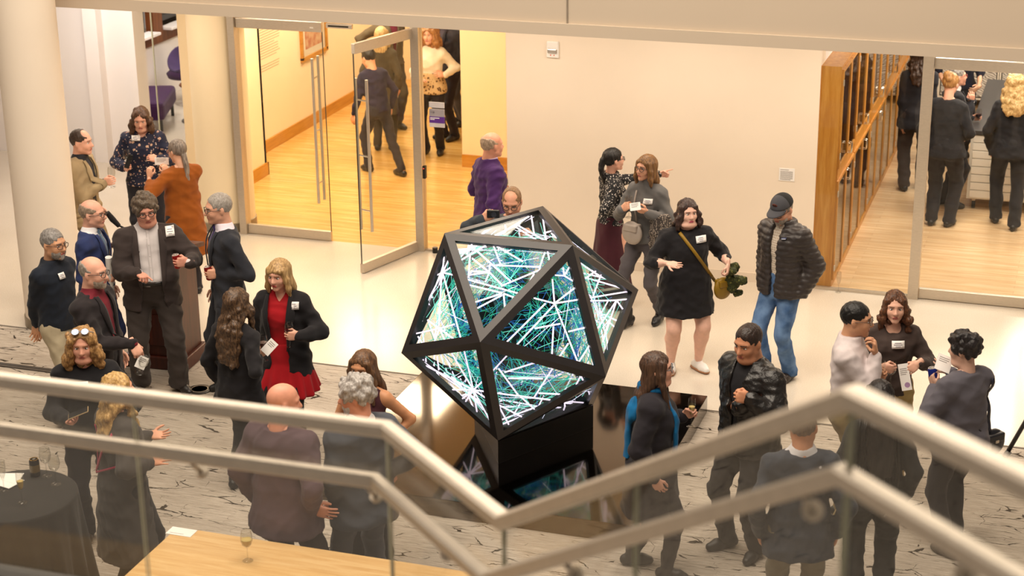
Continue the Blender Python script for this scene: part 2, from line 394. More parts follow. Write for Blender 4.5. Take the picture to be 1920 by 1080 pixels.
FIG = {}
def person(key, label, x, y, rz, H=1.7, sex='m', g=1.0, belly=0, lean=(0, 0), feet=None, R=None, L=None, head=(0, 0), skin_c='#d9a585', hair=None, beard=None, glasses=None, top=None, under=None, tie=None,
           bottom=None, shoes='#1c1a1a', tags=(), away=False, res=.0125, lips='#b4675c', group='guests at the reception', brow=None, heel=0, hs=None, legskin=None, bust=1.0, shade=None, bend=0):
    seed = sum(map(ord, key)); hsc = hs or (1.06 if sex == 'm' else 1.01)*(.5+.5*H/1.74)
    zs, zh = .812*H, .515*H
    def sp(z):
        t = np.clip((z-.5*H)/(.31*H), 0, 1.25); return lean[0]*t**1.4, lean[1]*t**1.4
    body = Field((-.62, -.55, -.02), (.62, .75, H*.9), .0215)
    # ---- joints
    sw = (.097 if sex == 'm' else .084)*H*(1+(g-1)*.6); l1, l2 = .168*H, .150*H; hw = .052*H*(1+(g-1)*.6)
    sx, sy = sp(zs); arms = {}
    for side, A, sg in (('R', R or {}, 1), ('L', L or {}, -1)):
        S = np.array([sx+sg*sw, sy-.005*H, .787*H]); W = A.get('w', (sg*(sw+.05+.02*g), .03, zs-(l1+l2)*.97)); pole = A.get('pole', (sg*.55, -.6, -.5))
        E, W = ik(S, W, l1, l2, pole); f = unit(A['f']) if 'f' in A else unit(W-E); n = np.array(A.get('n', (-sg*.9, .2, -.1)), float); n = unit(n-f*(n@f)); X = np.cross(f, n)
        arms[side] = dict(S=S, E=E, W=W, f=f, n=n, M=np.stack([X, f, n], 1), pose=A.get('pose', 'relaxed'), hide=A.get('hide', False), bare=A.get('bare', False))
    feet = feet or [(.095, .02, 9), (-.095, -.01, -9)]; legs = []
    for (fx, fy, toe), sg in zip(feet, (1, -1)):
        hp = np.array([sg*hw, 0, zh]); an = np.array([fx, fy, .075+heel]); kn, an = ik(hp, an, .248*H, .248*H, (sg*.15, 1, 0)); legs.append((hp, kn, an, toe))
    # ---- the body: one continuous surface
    body.loft(torso_secs(H, sex, g, belly, sp, -.016), .03)
    ag = 1+(g-1)*.7
    def limbs(f, e=0, k=.03, arm=True, leg=False, se=None, wend=0, ew=0):
        if arm:
            for sg, a in ((1, arms['R']), (-1, arms['L'])):
                if a['bare'] and f is not body: continue
                W = a['W']-(a['W']-a['E'])*wend
                f.cone(a['S']-np.array([sg*.068*H, 0, -.040*H]), a['S']+np.array([-sg*.004*H, 0, .002*H]), .020*H+e*.5, .034*H*ag+e, k)
                f.cone(a['S'], a['E'], .0325*H*ag+e, .0255*H*ag+e, k); f.cone(a['E'], a['E']*.45+W*.55, .0255*H*ag+e, .022*H*ag+e, k*.6); f.cone(a['E']*.45+W*.55, W, .022*H*ag+e, .0155*H*(1+(ag-1)*.5)+e+ew, k*.6)
    limbs(body, -.006)
    lg = 1+(g-1)*.8; tr_ = (bottom or {}).get('kind', 'trousers') == 'trousers'; bl = lg*(.62 if tr_ else 1)
    for hp, kn, an, toe in legs:
        body.cone(hp, kn, .050*H*bl, .031*H*bl, .03); cal = kn*.7+an*.3+np.array([0, -.012*H, 0])
        body.cone(kn, cal, .030*H*bl, .032*H*bl, .02); body.cone(cal, an, .031*H*bl, .019*H*(1+(lg-1)*.4), .02)
        t = rad(toe); d = np.array([math.sin(t), math.cos(t), 0]); body.cone(an+np.array([0, 0, -.035])-d*.03, an+d*.14+np.array([0, 0, -.05-heel]), .032, .02, .02)
    parts = [body.mesh(1)]
    # ---- head
    nb = np.array([*sp(.835*H), .835*H]); hd = head if len(head) > 2 else (*head, 0); RH = rotm(*hd)
    HC = np.array([nb[0], nb[1]+.018*H, H-.117*hsc]); HC = HC+RH@np.array([0, 0, 0])
    pit = rad(hd[1]); HC = HC+np.array([math.sin(rad(hd[0]))*.05*math.sin(pit), math.cos(rad(hd[0]))*.05*math.sin(pit), -.02*abs(math.sin(pit))])*1.4
    toh = lambda p: (RH.T@(np.asarray(p)-HC))/hsc
    hf = Field((-.105, -.125, -.235), (.105, .135, .125), .0074); fem = sex == 'f'
    hf.ell((0, -.012, .028), (.076, .097, .088), .02); hf.ell((0, .022, -.032), (.062 if fem else .065, .070, .078), .03)
    jw = .9 if fem else 1.05
    for s_ in (1, -1):
        hf.cone((s_*.047*jw, .0, -.06), (s_*.012, .064, -.1), .022*jw, .017*jw, .022); hf.ell((s_*.036, .058, -.033), (.026, .024, .026), .02); hf.cone((s_*.012, .083, .024), (s_*.05, .066, .018), .011, .009, .014)
        hf.ell((s_*.031, .1, -.002), (.019, .02, .0135), .014, 's')
        hf.ell((s_*.078, -.012, -.008), (.009, .019, .031), .008, R=rotm(s_*18, 0)); hf.ell((s_*.0115, .094, -.039), (.0085, .01, .0075), .006)
    hf.ell((0, .066, -.1), (.022, .019, .018), .015); hf.cone((0, .084, .006), (0, .106, -.034), .0075, .0115 if fem else .0135, .011)
    hf.cone((-.018, .08, -.067), (.018, .08, -.067), .009, .009, .012)
    n0 = toh(nb+np.array([0, -.012*H, -.02])); nr = (.027 if fem else .034)*H*(1+(g-1)*.6)/hsc; hf.cone((0, -.022, -.05), n0, nr, nr*1.12, .03, flat=None)
    if g > 1.15: hf.ell((0, .03, -.11), (.055*g, .05, .03), .03)
    V, F = hf.mesh(2); parts.append((V*hsc@RH.T+HC, F)); FY = hf.front()
    # ---- hands
    for side, a in arms.items():
        if a['hide']: continue
        kk = (a['pose'], side)
        if kk not in HAND_CACHE: HAND_CACHE[kk] = hand_mesh(a['pose'], side == 'R', 1)
        V, F = HAND_CACHE[kk]; hh = H/1.74*(1.0 if not fem else .93); parts.append((V*hh@a['M'].T+a['W'], F)); a['hh'] = hh
    V, F = joinm(parts); P = mobj('person', V, F, skin(skin_c), None, True)
    P.location = (x, y, 0); P.rotation_euler = (0, 0, rz); tag(P, label, 'person', group)
    Rw = np.array([[math.cos(rz), -math.sin(rz), 0], [math.sin(rz), math.cos(rz), 0], [0, 0, 1]]); T0 = np.array([x, y, 0.])
    toW = lambda p: Rw@np.asarray(p, float)+T0
    def hobj(nm, V, F, m, sm=True): return mobj(nm, np.asarray(V)*hsc@RH.T+HC, F, m, P, sm)
    # ---- face
    hair_c = (hair or ('none', '#4a3526'))[1]; bc = brow or hair_c
    if not away:
        for s_ in (1, -1):
            yy = float(samp(hf, FY, np.array([s_*.031]), np.array([-.002]))[0]); v1, f1 = ballm((s_*.031, yy-.0015, -.002), (.0155, .0065, .0072)); v2, f2 = ballm((s_*.031, yy+.0015, -.002), (.0065, .0050, .0066), 8, 6)
            v, f = joinm([(v1, f1), (v2, f2)]); e = hobj('eye', v, f, mat('eye_white', '#e9e2da', rough=.25, var=0)); e.data.materials.append(mat('eye_iris', '#2b201a', rough=.2, var=0))
            mi = np.zeros(len(f), np.int32); mi[len(f1):] = 1; e.data.polygons.foreach_set('material_index', mi)
            bh = .0035 if fem else .005; q = [(s_*.013, .0175), (s_*.049, .0175), (s_*.051, .0175+bh*.8), (s_*.013, .0175+bh)]; v, f = patch(hf, FY, q, 7, 3, .0025, .004); hobj('eyebrow', v, f, hairm(bc))
            q = [(s_*.014, .0045), (s_*.047, .003), (s_*.046, .0055), (s_*.016, .0068)]; v, f = patch(hf, FY, q, 6, 2, .0028, .003); hobj('eyelid', v, f, mat('lash', '#5e4032', rough=.7, var=0))
        v, f = patch(hf, FY, [(-.023, -.0685), (.023, -.0685), (.014, -.0595), (-.014, -.0595)], 9, 3, .0018, .003); v2, f2 = patch(hf, FY, [(-.015, -.0775), (.015, -.0775), (.023, -.0695), (-.023, -.0695)], 9, 3, .0022, .003)
        hobj('lips', *joinm([(v, f), (v2, f2)]), mat('lips_'+lips, lips, rough=.4, var=.05))
    if glasses:
        b = MB(); gz, gy = -.003, float(samp(hf, FY, np.array([0.]), np.array([.008]))[0])+.012
        for s_ in (1, -1):
            ring = [(s_*.034+.024*math.cos(t), gy-.010*abs(math.cos(t)*.6+s_*.4)-.002, gz+.0185*math.sin(t)) for t in np.linspace(0, 2*math.pi, 15)]; b.tube(ring, .0026, 5)
            b.tube([(s_*.058, gy-.01, gz+.006), (s_*.079, .02, gz+.008), (s_*.082, -.012, gz+.004)], .0022, 5)
        b.tube([(-.011, gy, gz+.004), (0, gy+.002, gz+.007), (.011, gy, gz+.004)], .0024, 5); go = hobj('glasses', b.v, b.f, mat('specs_'+glasses, glasses, rough=.3, var=0))
        for s_ in (1, -1):
            v = [(s_*.034+.0225*math.cos(t), gy-.010*abs(math.cos(t)*.6+s_*.4)-.002, gz+.017*math.sin(t)) for t in np.linspace(0, 2*math.pi, 14, endpoint=False)]; lo_ = hobj('lens', v, [list(range(14))], glass_mat('lens_glass', (.96, .96, .96), 1.35)); lo_.parent = go
    if beard:
        bf = Field((-.1, -.06, -.15), (.1, .14, .0), .0075); bf.ell((0, .026, -.055), (.0668, .0712, .0715), .012)
        bf.cone((-.045, .0, -.065), (0, .064, -.102), .0245, .021, .012); bf.cone((.045, .0, -.065), (0, .064, -.102), .0245, .021, .012); bf.ell((0, .067, -.1), (.0245, .0215, .0205), .012)
        bf.ell((0, .088, -.062), (.024, .03, .009), .006, 's'); bf.cut(lambda X, Y, Z: np.maximum(Z+.048+.0*X-np.clip((np.abs(X)-.03), 0, .05)*1.0, -Y-.005)+0*Z); bf.ell((0, .1, -.03), (.034, .05, .022), .006, 's')
        v, f = bf.mesh(1)
        if len(v): hobj('beard', wrinkle(v, f, .0015, .012, seed), f, hairm(beard))
    # ---- hair
    if hair and hair[0] != 'none': make_hair(hair, hobj, seed, away, hf)
    # ---- clothes
    fig = dict(P=P, arms=arms, H=H, sp=sp, toW=toW, Rw=Rw, HC=HC, RH=RH, hsc=hsc, toh=toh, legs=legs, T0=T0, rz=rz); FIG[key] = fig
    ws = dict(seed=seed)
    def cobj(nm, fld, m, amp=.004, wl=.11, bias=(.6, .6, 1.3), sm=2, post=None):
        v, f = fld.mesh(sm)
        if not len(v): return None
        if amp: v = wrinkle(v, f, amp, wl, seed+len(nm), bias)
        if post: v = post(v)
        return mobj(nm, v, f, m, P, True)
    bt = dict(kind='trousers', color='#26262a'); bt.update(bottom or {})
    if bt['kind'] == 'trousers':
        tf = Field((-.45, -.45, .0), (.45, .5, .64*H), max(res, .0155)); e = bt.get('ease', .012)
        tf.loft([q for q in torso_secs(H, sex, g, belly, sp, e*.5) if .44*H < q[0] < .63*H], .03)
        for hp, kn, an, toe in legs:
            tf.cone(hp+np.array([0, 0, .01]), kn, .051*H*lg+e, .033*H*lg+e, .035); tf.cone(kn, an+np.array([0, -.005, -.02]), .033*H*lg+e, bt.get('hem', .030)*H*(1+(lg-1)*.5)+e, .02)
        hz = bt.get('hemz', .045+heel*.5); tf.cut(lambda X, Y, Z: np.maximum(hz-Z, Z-.605*H)+0*X+0*Y)
        cobj('trousers', tf, bt.get('mat') or cloth(bt['color']), bt.get('amp', .0055), .12)
    elif bt['kind'] == 'skirt':
        tf = Field((-.5, -.5, .1), (.5, .5, .66*H), res); z1 = bt['hem']*H; a1, b1 = bt.get('flare', (.13, .11)); sc_ = torso_secs(H, sex, g, belly, sp, .012); top_ = [q for q in sc_ if .49*H < q[0] < .64*H]
        tf.loft(top_+[(z1, a1*H, b1*H, 0, 0), ((z1+.5*H)/2, a1*H*.55+.101*H*g*.45, b1*H*.55+.075*H*g*.45, 0, 0)], .02); pl = bt.get('pleats', 0)
        def post(v):
            if pl:
                th = np.arctan2(v[:, 1], v[:, 0]); k = np.clip((.5*H-v[:, 2])/(.5*H-z1), 0, 1); s_ = 1+.07*k*np.sin(th*pl+.6*np.sin(3*th)); v[:, 0] *= s_; v[:, 1] *= s_
            return v
        cobj('skirt', tf, bt.get('mat') or cloth(bt['color']), .003, .15, (1, 1, .3), post=post)
    if bt['kind'] != 'trousers' and bt.get('tights'):
        tf = Field((-.4, -.4, .0), (.4, .45, .56*H), res)
        for hp, kn, an, toe in legs:
            cal = kn*.7+an*.3+np.array([0, -.012*H, 0]); tf.cone(hp, kn, .050*H*lg+.006, .031*H*lg+.006, .03); tf.cone(kn, cal, .030*H*lg+.006, .032*H*lg+.006, .02); tf.cone(cal, an, .031*H*lg+.006, .019*H+.007, .02)
        cobj('tights', tf, cloth(bt['tights']), 0)
    # shoes
    if shoes:
        for hp, kn, an, toe in legs:
            sf = Field((an[0]-.2, an[1]-.2, -.01), (an[0]+.2, an[1]+.28, .34), .0105); t = rad(toe); d = np.array([math.sin(t), math.cos(t), 0]); sd = np.array([d[1], -d[0], 0]); b0 = np.array([an[0], an[1], 0])
            L_ = .145*H/1.74*(1.0 if not fem else .92)
            sf.cone(b0-d*.045+[0, 0, .042+heel], b0+d*L_*.6+[0, 0, .042+heel*.3], .040, .043, .02, flat=(sd, .95)); sf.cone(b0+d*L_*.6+[0, 0, .038], b0+d*L_+[0, 0, .032], .043, .032, .02)
            hb = bt.get('boot', 0); sf.cone(b0+[0, 0, .05], an+[0, 0, .02+hb], .04, .037 if not hb else .045, .02)
            if heel: sf.cone(b0-d*.05+[0, 0, .0], b0-d*.045+[0, 0, .05], .018, .028, .01)
            sf.cut(lambda X, Y, Z: .002-Z+0*X+0*Y); v, f = sf.mesh(1); so = mobj('shoe', v, f, mat('shoe_'+shoes, shoes, rough=.42, var=.1, spec=.5), P, True)
            if bt.get('sole'):
                s2 = Field((an[0]-.2, an[1]-.2, -.01), (an[0]+.2, an[1]+.28, .06), .009); s2.cone(b0-d*.045+[0, 0, .03], b0+d*L_+[0, 0, .03], .044, .038, .02); s2.cone(b0-d*.045+[0, 0, .03], b0+d*L_*.6+[0, 0, .03], .044, .048, .02); s2.cut(lambda X, Y, Z: np.maximum(.001-Z, Z-.026)+0*X+0*Y)
                v, f = s2.mesh(1); ss = mobj('sole', v, f, mat('sole_'+bt['sole'], bt['sole'], rough=.6), so, True)
    # ---- shirt under a jacket
    if under:
        uf = Field((-.34, -.36, .44*H), (.34, .45, .9*H), res); uf.loft(torso_secs(H, sex, g, belly, sp, .003), .02)
        cx, cy = sp(.85*H); uf.loft([(.838*H, .056*H*(1 if not fem else .85), .048*H, cx, cy-.004*H), (.855*H, .044*H*(1 if not fem else .85), .043*H, cx, cy), (.865*H, .042*H*(1 if not fem else .82), .042*H, cx, cy+.003*H)], .01)
        for sg, a in ((1, arms['R']), (-1, arms['L'])): uf.cone(a['S']-np.array([sg*.066*H, 0, -.034*H]), a['S'], .020*H-.002, .034*H*ag-.004, .03)
        uf.cut(lambda X, Y, Z: .565*H-Z+0*X+0*Y)
        if under.get('vneck'): vz = under['vneck']*H; uf.cut(lambda X, Y, Z: np.minimum(np.minimum((Z-vz)*.6-np.abs(X-cx), Y-cy-.01), .05)+0*X)
        elif not under.get('closed'): uf.cut(lambda X, Y, Z: np.minimum(np.minimum((Z-.842*H)*.55-np.abs(X-cx), Y-cy), .05)+0*X)
        so = cobj('shirt', uf, under.get('mat') or cloth(under['color'], rough=.75), .0025, .1); UY = uf.front()
        if under.get('buttons'):
            for z in np.linspace(.56*H, .82*H, 6):
                xx = sp(z)[0]; yy = float(samp(uf, UY, np.array([xx]), np.array([z]))[0]); v, f = ballm((xx, yy+.002, z), (.006, .003, .006), 8, 4); mobj('button', v, f, mat('shirt_button', '#c9c2bc', var=0), so, True)
            v, f = patch(uf, UY, [(sp(.55*H)[0]-.016, .53*H), (sp(.55*H)[0]+.016, .53*H), (cx+.014, .838*H), (cx-.014, .838*H)], 3, 20, .0025, .003); mobj('placket', v, f, under.get('mat') or cloth(under['color'], rough=.75), so, True)
        if under.get('belt'):
            bf = Field((-.36, -.36, .5*H), (.36, .45, .64*H), .009); bf.loft([(q[0], q[1], q[2], q[3], q[4]) for q in torso_secs(H, sex, g, belly, sp, .014)], .01); bf.cut(lambda X, Y, Z: np.abs(Z-.585*H)-.018+0*X+0*Y); cobj('belt', bf, mat('belt_leather', '#171413', rough=.4), 0)
        for sd_, a in arms.items():
            if not a['bare'] and not a['hide']:
                cf = Field(a['W']-.09, a['W']+.09, .008); d = unit(a['W']-a['E']); cf.cone(a['W']-d*.05, a['W']+d*.004, .0205*H, .0205*H, .005); cobj('cuff', cf, under.get('mat') or cloth(under['color'], rough=.75), 0)
        if tie:
            tx = sp(.7*H)[0]; parts_ = [patch(uf, UY, [(cx-.017, .825*H), (cx+.017, .825*H), (cx+.021, .853*H), (cx-.021, .853*H)], 5, 5, .014, .016), patch(uf, UY, [(sp(.6*H)[0]-.037, .6*H), (sp(.6*H)[0]+.037, .6*H), (cx+.016, .828*H), (cx-.016, .828*H)], 5, 16, .008, .006), patch(uf, UY, [(sp(.58*H)[0]-.002, .575*H), (sp(.58*H)[0]+.002, .575*H), (sp(.6*H)[0]+.037, .6*H), (sp(.6*H)[0]-.037, .6*H)], 5, 4, .008, .006)]
            mobj('necktie', *joinm(parts_), cloth(tie, rough=.5, sheen=.2), P, True)
    # ---- outer garment
    if top:
        tk = dict(kind='sweater', hem=.5, ease=.017 if under else .013, wend=.03, amp=.0062); tk.update(top); k_ = tk['kind']; e = tk['ease']; hem = tk['hem']*H
        of = Field((-.68, -.6, hem-.03), (.68, .8, .93*H), res); m_ = tk.get('mat') or cloth(tk['color'])
        sec = torso_secs(H, sex, g, belly, sp, e)
        if k_ in ('jacket', 'coat', 'puffer', 'leather', 'cardigan'):
            w0 = max(q[1] for q in sec if q[0] < .58*H); d0 = max(q[2] for q in sec if q[0] < .58*H)
            sec = [(z, max(a, (.094 if fem else .1)*H*(1+(g-1))+e) if z < .66*H and z > .54*H and not tk.get('fit') else a, b, cx, cy) for z, a, b, cx, cy in sec if z > .52*H]
            fl = tk.get('flare', .012); w0 = max(w0, hw+.051*H*lg+.026); d0 = max(d0, .053*H*lg+.034); hips = [(hem, w0+fl, d0+fl, 0, -.004*H), (min(.5*H, hem+.08), w0+fl*.8, d0+fl*.7, 0, -.004*H)]
            sec = [q for q in sec if q[0] > hem+.1 or q[0] > .53*H]+[q for q in hips if q[0] < .53*H]
        elif k_ == 'dress':
            a1, b1 = tk.get('skirt', (.11, .085)); sec = [q for q in sec if q[0] > .5*H]+[(hem, a1*H*g, b1*H*g, 0, 0), ((hem+.5*H)/2, (a1*.5+.051)*H*g, (b1*.5+.037)*H*g, 0, 0)]
        else: sec = [q for q in sec if q[0] > hem-.02] or sec
        if tk.get('neck', 1): sec = [q for q in sec if q[0] < (.852 if k_ != 'turtle' else .9)*H]
        of.loft(sec, .02, 2.3); limbs(of, e, .032, wend=tk['wend'], ew=tk.get('ew', .004))
        if k_ == 'turtle' or tk.get('turtle'):
            cx, cy = sp(.86*H); of.loft([(.83*H, .055*H, .045*H, cx, cy), (.85*H, .043*H, .042*H, cx, cy+.002), (.885*H, .040*H, .041*H, cx, cy+.012)], .015)
        if tk.get('collar'):
            cx, cy = sp(.86*H); cc = tk['collar']; of.loft([(.825*H, .068*H, .052*H, cx, cy-.006*H), (.85*H, .057*H, .052*H, cx, cy-.004*H), (.85*H+cc, .055*H, .052*H, cx, cy-.002*H)], .012)
        of.cut(lambda X, Y, Z: hem-Z+0*X+0*Y); op = tk.get('open'); vz = tk.get('vz', .63)*H; vw = tk.get('vw', .038)*H
        wz = lambda z: np.where(z > vz, (op or 0)+(max(vw, .03*H)-(op or 0))*np.clip((z-vz)/(.84*H-vz), 0, 1), op or 0)+np.where(z < vz-.06, (vz-.06-z)*tk.get('cutaway', .10), 0)
        if k_ in ('jacket', 'puffer', 'leather', 'coat', 'cardigan') and tk.get('front', True):
            spx = np.interp(of.ax[2], np.linspace(0, H, 60), [sp(z)[0] for z in np.linspace(0, H, 60)])[None, None, :]; spy = np.interp(of.ax[2], np.linspace(0, H, 60), [sp(z)[1] for z in np.linspace(0, H, 60)])[None, None, :]
            FYj = of.front()
            of.cut(lambda X, Y, Z: np.minimum(np.maximum(wz(Z), .0)-np.abs(X-spx)-.0005, Y-spy-.01)+0*X)
        elif tk.get('scoop'):
            cx, cy = sp(.84*H); of.ell((cx, cy+.06*H, .852*H), (tk['scoop']*H, .07*H, tk.get('scoopz', .03)*H), .008, 's')
        post = None
        if k_ == 'puffer':
            def post(v):
                ph = (v[:, 2]+.06*np.abs(v[:, 0]))/.052; return v+0
        v, f = of.mesh(3)
        if k_ == 'puffer':
            nn = vnormals(v, f); t = (v[:, 2]/.05) % 1.0; v = v+nn*(.014*np.sqrt(np.clip(np.sin(math.pi*t), 0, 1))-.004)[:, None]; v = wrinkle(v, f, .003, .05, seed)
        elif k_ == 'leather': v = wrinkle(v, f, .0045, .07, seed, (.8, .8, 1.4), 9)
        else: v = wrinkle(v, f, tk['amp'], .115, seed, (.6, .6, 1.2), 7)
        if k_ == 'dress' and tk.get('pleats'):
            th = np.arctan2(v[:, 1], v[:, 0]); kk_ = np.clip((.5*H-v[:, 2])/(.5*H-hem), 0, 1)*(np.hypot(v[:, 0], v[:, 1]) < .26*g); s_ = 1+.08*kk_*np.sin(th*tk['pleats']+.6*np.sin(3*th)); v[:, 0] *= s_; v[:, 1] *= s_
        nm = dict(jacket='jacket', coat='coat', puffer='quilted_jacket', leather='leather_jacket', cardigan='cardigan', dress='dress', sweater='sweater', turtle='turtleneck', shirt='shirt', blouse='blouse', tee='t_shirt', tank='top').get(k_, k_)
        to = mobj(nm, v, f, m_, P, True); fig['top'] = to; FY2 = of.front(); fig['of'] = of; fig['FY2'] = FY2
        if k_ in ('jacket', 'leather') and not away and tk.get('lapel', True):
            for s_ in (1, -1):
                zz = np.linspace(vz+.0, .832*H, 12); inn = wz(zz)-.002; wid = .052*H/1.75*np.interp(np.linspace(0, 1, 12), [0, .12, .72, .76, 1], [.15, .55, 1.25, .95, .55])
                cxs = np.array([sp(z)[0] for z in zz]); G = []
                for i in range(12):
                    for t in np.linspace(0, 1, 4):
                        xx = cxs[i]+s_*(inn[i]+wid[i]*t); G.append((xx, float(samp(of, FYj, np.array([xx]), zz[i:i+1])[0])+.012+.005*math.sin(t*math.pi), zz[i]))
                v, f = sheet(np.array(G), 12, 4, np.array([0, .006, 0])); mobj('lapel', v, f, m_, to, True)
        if tk.get('pocket') and not away:
            for s_ in (1, -1):
                xx = s_*.085*H; v, f = patch(of, FY2, [(xx-.07, .515*H), (xx+.07, .515*H), (xx+.07, .54*H), (xx-.07, .54*H)], 6, 3, .006, .004); mobj('pocket_flap', v, f, m_, to, True)
        if tk.get('button') and not away:
            for z in (vz-.01, vz-.11)[:tk['button']]:
                xx = sp(z)[0]+.012; yy = float(samp(of, FYj if 'FYj' in dir() or True else FY2, np.array([xx]), np.array([z]))[0]); v, f = ballm((xx, yy+.004, z), (.011, .005, .011), 8, 4); mobj('button', v, f, mat('dark_button', '#16130f', rough=.3), to, True)
        # cuffs of bare hems are part of the garment; name tags lie on it
        for (tx, tz, tw, th_) in tags:
            q = [(tx-tw/2, tz-th_/2), (tx+tw/2, tz-th_/2), (tx+tw/2, tz+th_/2), (tx-tw/2, tz+th_/2)]; v, f = patch(of, FY2, q, 4, 4, .012, .002); to_ = mobj('name_tag', v, f, mat('tag_paper', '#f4f1ee', rough=.6, var=.02), P)
            for r_, (x0, x1) in enumerate(((.25, .78), (.18, .85), (.3, .7))):
                zz = tz+th_*(.22-.22*r_); q = [(tx-tw/2+x0*tw, zz-.0022), (tx-tw/2+x1*tw, zz-.0022), (tx-tw/2+x1*tw, zz+.0022), (tx-tw/2+x0*tw, zz+.0022)]; v, f = patch(of, FY2, q, 4, 2, .0132, .001); mobj('printed_line', v, f, mat('tag_ink', '#8d8793', var=0), to_)
    return fig

def make_hair(hair, hobj, seed, away, hf):
    st, c1 = hair[0], hair[1]; c2 = hair[2] if len(hair) > 2 else None; Lh = hair[3] if len(hair) > 3 else .25; r = np.random.default_rng(seed)
    long_ = st in ('long', 'bob', 'curly', 'wavy'); lo = -.16-(Lh if long_ else 0)-(.0 if st not in ('braid', 'ponytail') else Lh); f = Field((-.19, -.27, lo), (.19, .16, .19), .0085 if not long_ else .0095)
    sz = dict(curly=1.06, short_curly=1.06, wavy=1.03, bob=1.03).get(st, 1.0)
    tk_ = (.0805, .1005, .0925) if st in ('short', 'receding', 'balding', 'fringe') else (.0835, .103, .0935); f.ell((0, -.016, .031), tuple(q*sz for q in tk_), .02)
    if long_:
        w_ = dict(curly=.118, wavy=.108, bob=.098, long=.096)[st]; d_ = .062 if st != 'curly' else .085
        f.loft([(.05, .078, .09, 0, -.018), (-.02, .09, .083, 0, -.022), (-.08, w_, d_+.012, 0, -.045), (-.13, w_*1.02, d_, 0, -.075)]+([(-.16, w_*1.03, d_, 0, -.105), (-.12-Lh*.55, w_*1.06, d_*.85, 0, -.128), (-.1-Lh, w_*.78, d_*.55, 0, -.138)] if Lh > .14 else [(-.09-Lh, w_*.85, d_*.6, 0, -.085)]), .02, 2.4)
        for s_ in (1, -1):
            f.cone((s_*.066, .045, .05), (s_*.083, .03, -.03), .018, .022, .02); f.cone((s_*.083, .03, -.03), (s_*(w_*.95), .03, -.10), .023, .022, .02); f.cone((s_*(w_*.95), .03, -.10), (s_*(w_*.95), .06 if Lh > .14 else .015, -.09-min(Lh, .22)*.8), .024, .015, .02)
    zc = hair[4] if len(hair) > 4 else .056
    f.ell((0, .104, zc-.092), (.063 if long_ else .068, .088, .092), .010, 's')           # the face stays clear
    if long_: f.cone((0, .06, -.1), (0, .10, -.42), .064, .075, .015, 's')
    if not long_: f.cut(lambda X, Y, Z: np.where(Y > -.03, -.02, np.where(Y > -.055, -.02-(-.03-Y)*2.2, -.075))+.004*np.sin(Y*190+X*70)-Z+0*X) if st not in ('pony_low',) else None
    if st == 'receding': f.ell((0, .075, .098), (.07, .062, .04), .015, 's')
    if st in ('balding', 'fringe'): f.ell((0, .03, .125), (.085, .135, .095), .012, 's')
    if st == 'fringe': f.ell((0, .04, .09), (.09, .1, .1), .012, 's')
    if st == 'bangs' or (len(hair) > 5 and hair[5] == 'bangs'): f.cone((-.045, .07, .055), (.05, .075, .035), .018, .014, .02)
    if st in ('curly', 'short_curly', 'wavy'):
        v, _ = f.mesh(0); n = dict(curly=260, short_curly=110, wavy=90)[st]; R_ = dict(curly=(.016, .027), short_curly=(.014, .022), wavy=(.014, .022))[st]
        for p in v[r.choice(len(v), min(n, len(v)), replace=False)]:
            if (p[1] > .055 and p[2] < .03) or (st == 'wavy' and p[2] > -.01): continue
            if st == 'curly' and p[2] > .07: continue
            a = r.uniform(*R_); f.ell(p+r.normal(size=3)*.004, (a, a, a*1.25), .008)
        if long_ or st == 'short_curly': f.ell((0, .115, zc-.098), (.063, .1, .1) if st == 'curly' else (.058, .088, .088), .008, 's')
    if st == 'bun': f.ell((0, -.085, .1), (.055, .05, .05), .015); f.ell((.02, -.1, .07), (.04, .04, .04), .01)
    if st == 'ponytail':
        p = np.array([0, -.115, .02])
        for i in range(7): q = p+np.array([.012*math.sin(i*.8), -.018 if i < 2 else .006, -Lh/7]); f.cone(p, q, .03-.0018*i, .028-.002*i, .012); p = q
    if st == 'braid':
        p = np.array([0, -.095, -.035])
        for i in range(11):
            q = p+np.array([0, -.004 if i < 3 else .001, -Lh/11]); f.ell(p+np.array([.011, 0, 0]), (.021-.0006*i, .021, .026), .006, R=rotm(0, 0, 35)); f.ell(p+np.array([-.011, 0, -Lh/22]), (.021-.0006*i, .021, .026), .006, R=rotm(0, 0, -35)); p = q
    v, F = f.mesh(1)
    if not len(v): return
    th = np.arctan2(v[:, 0], v[:, 1]+.015); n = vnormals(v, F)
    if st in ('long', 'bob', 'wavy', 'braid', 'ponytail', 'bun', 'pony_low', 'bangs'):
        rid = np.sin(th*23+2.2*np.sin(v[:, 2]*14+seed)+1.5*np.sin(th*5))*.0028+np.sin(th*51+seed+2*np.sin(v[:, 2]*20))*.0013
        if st == 'wavy': rid = rid+np.sin(v[:, 2]*62+th*4)*.005
    else: rid = np.sin(v@np.array([190., 60, 40])+3*np.sin(v[:, 2]*60))*.0013+np.sin(v@np.array([-70., 170, 90]))*.0013
    v = v+n*rid[:, None]
    ends = np.clip((lo+.09-v[:, 2])/.06, 0, 1)
    hobj('hair', v, F, hairm(c1, c2, (1, 1, .12) if st in ('long', 'bob', 'braid', 'ponytail', 'bun') else (1, 1, .5)))

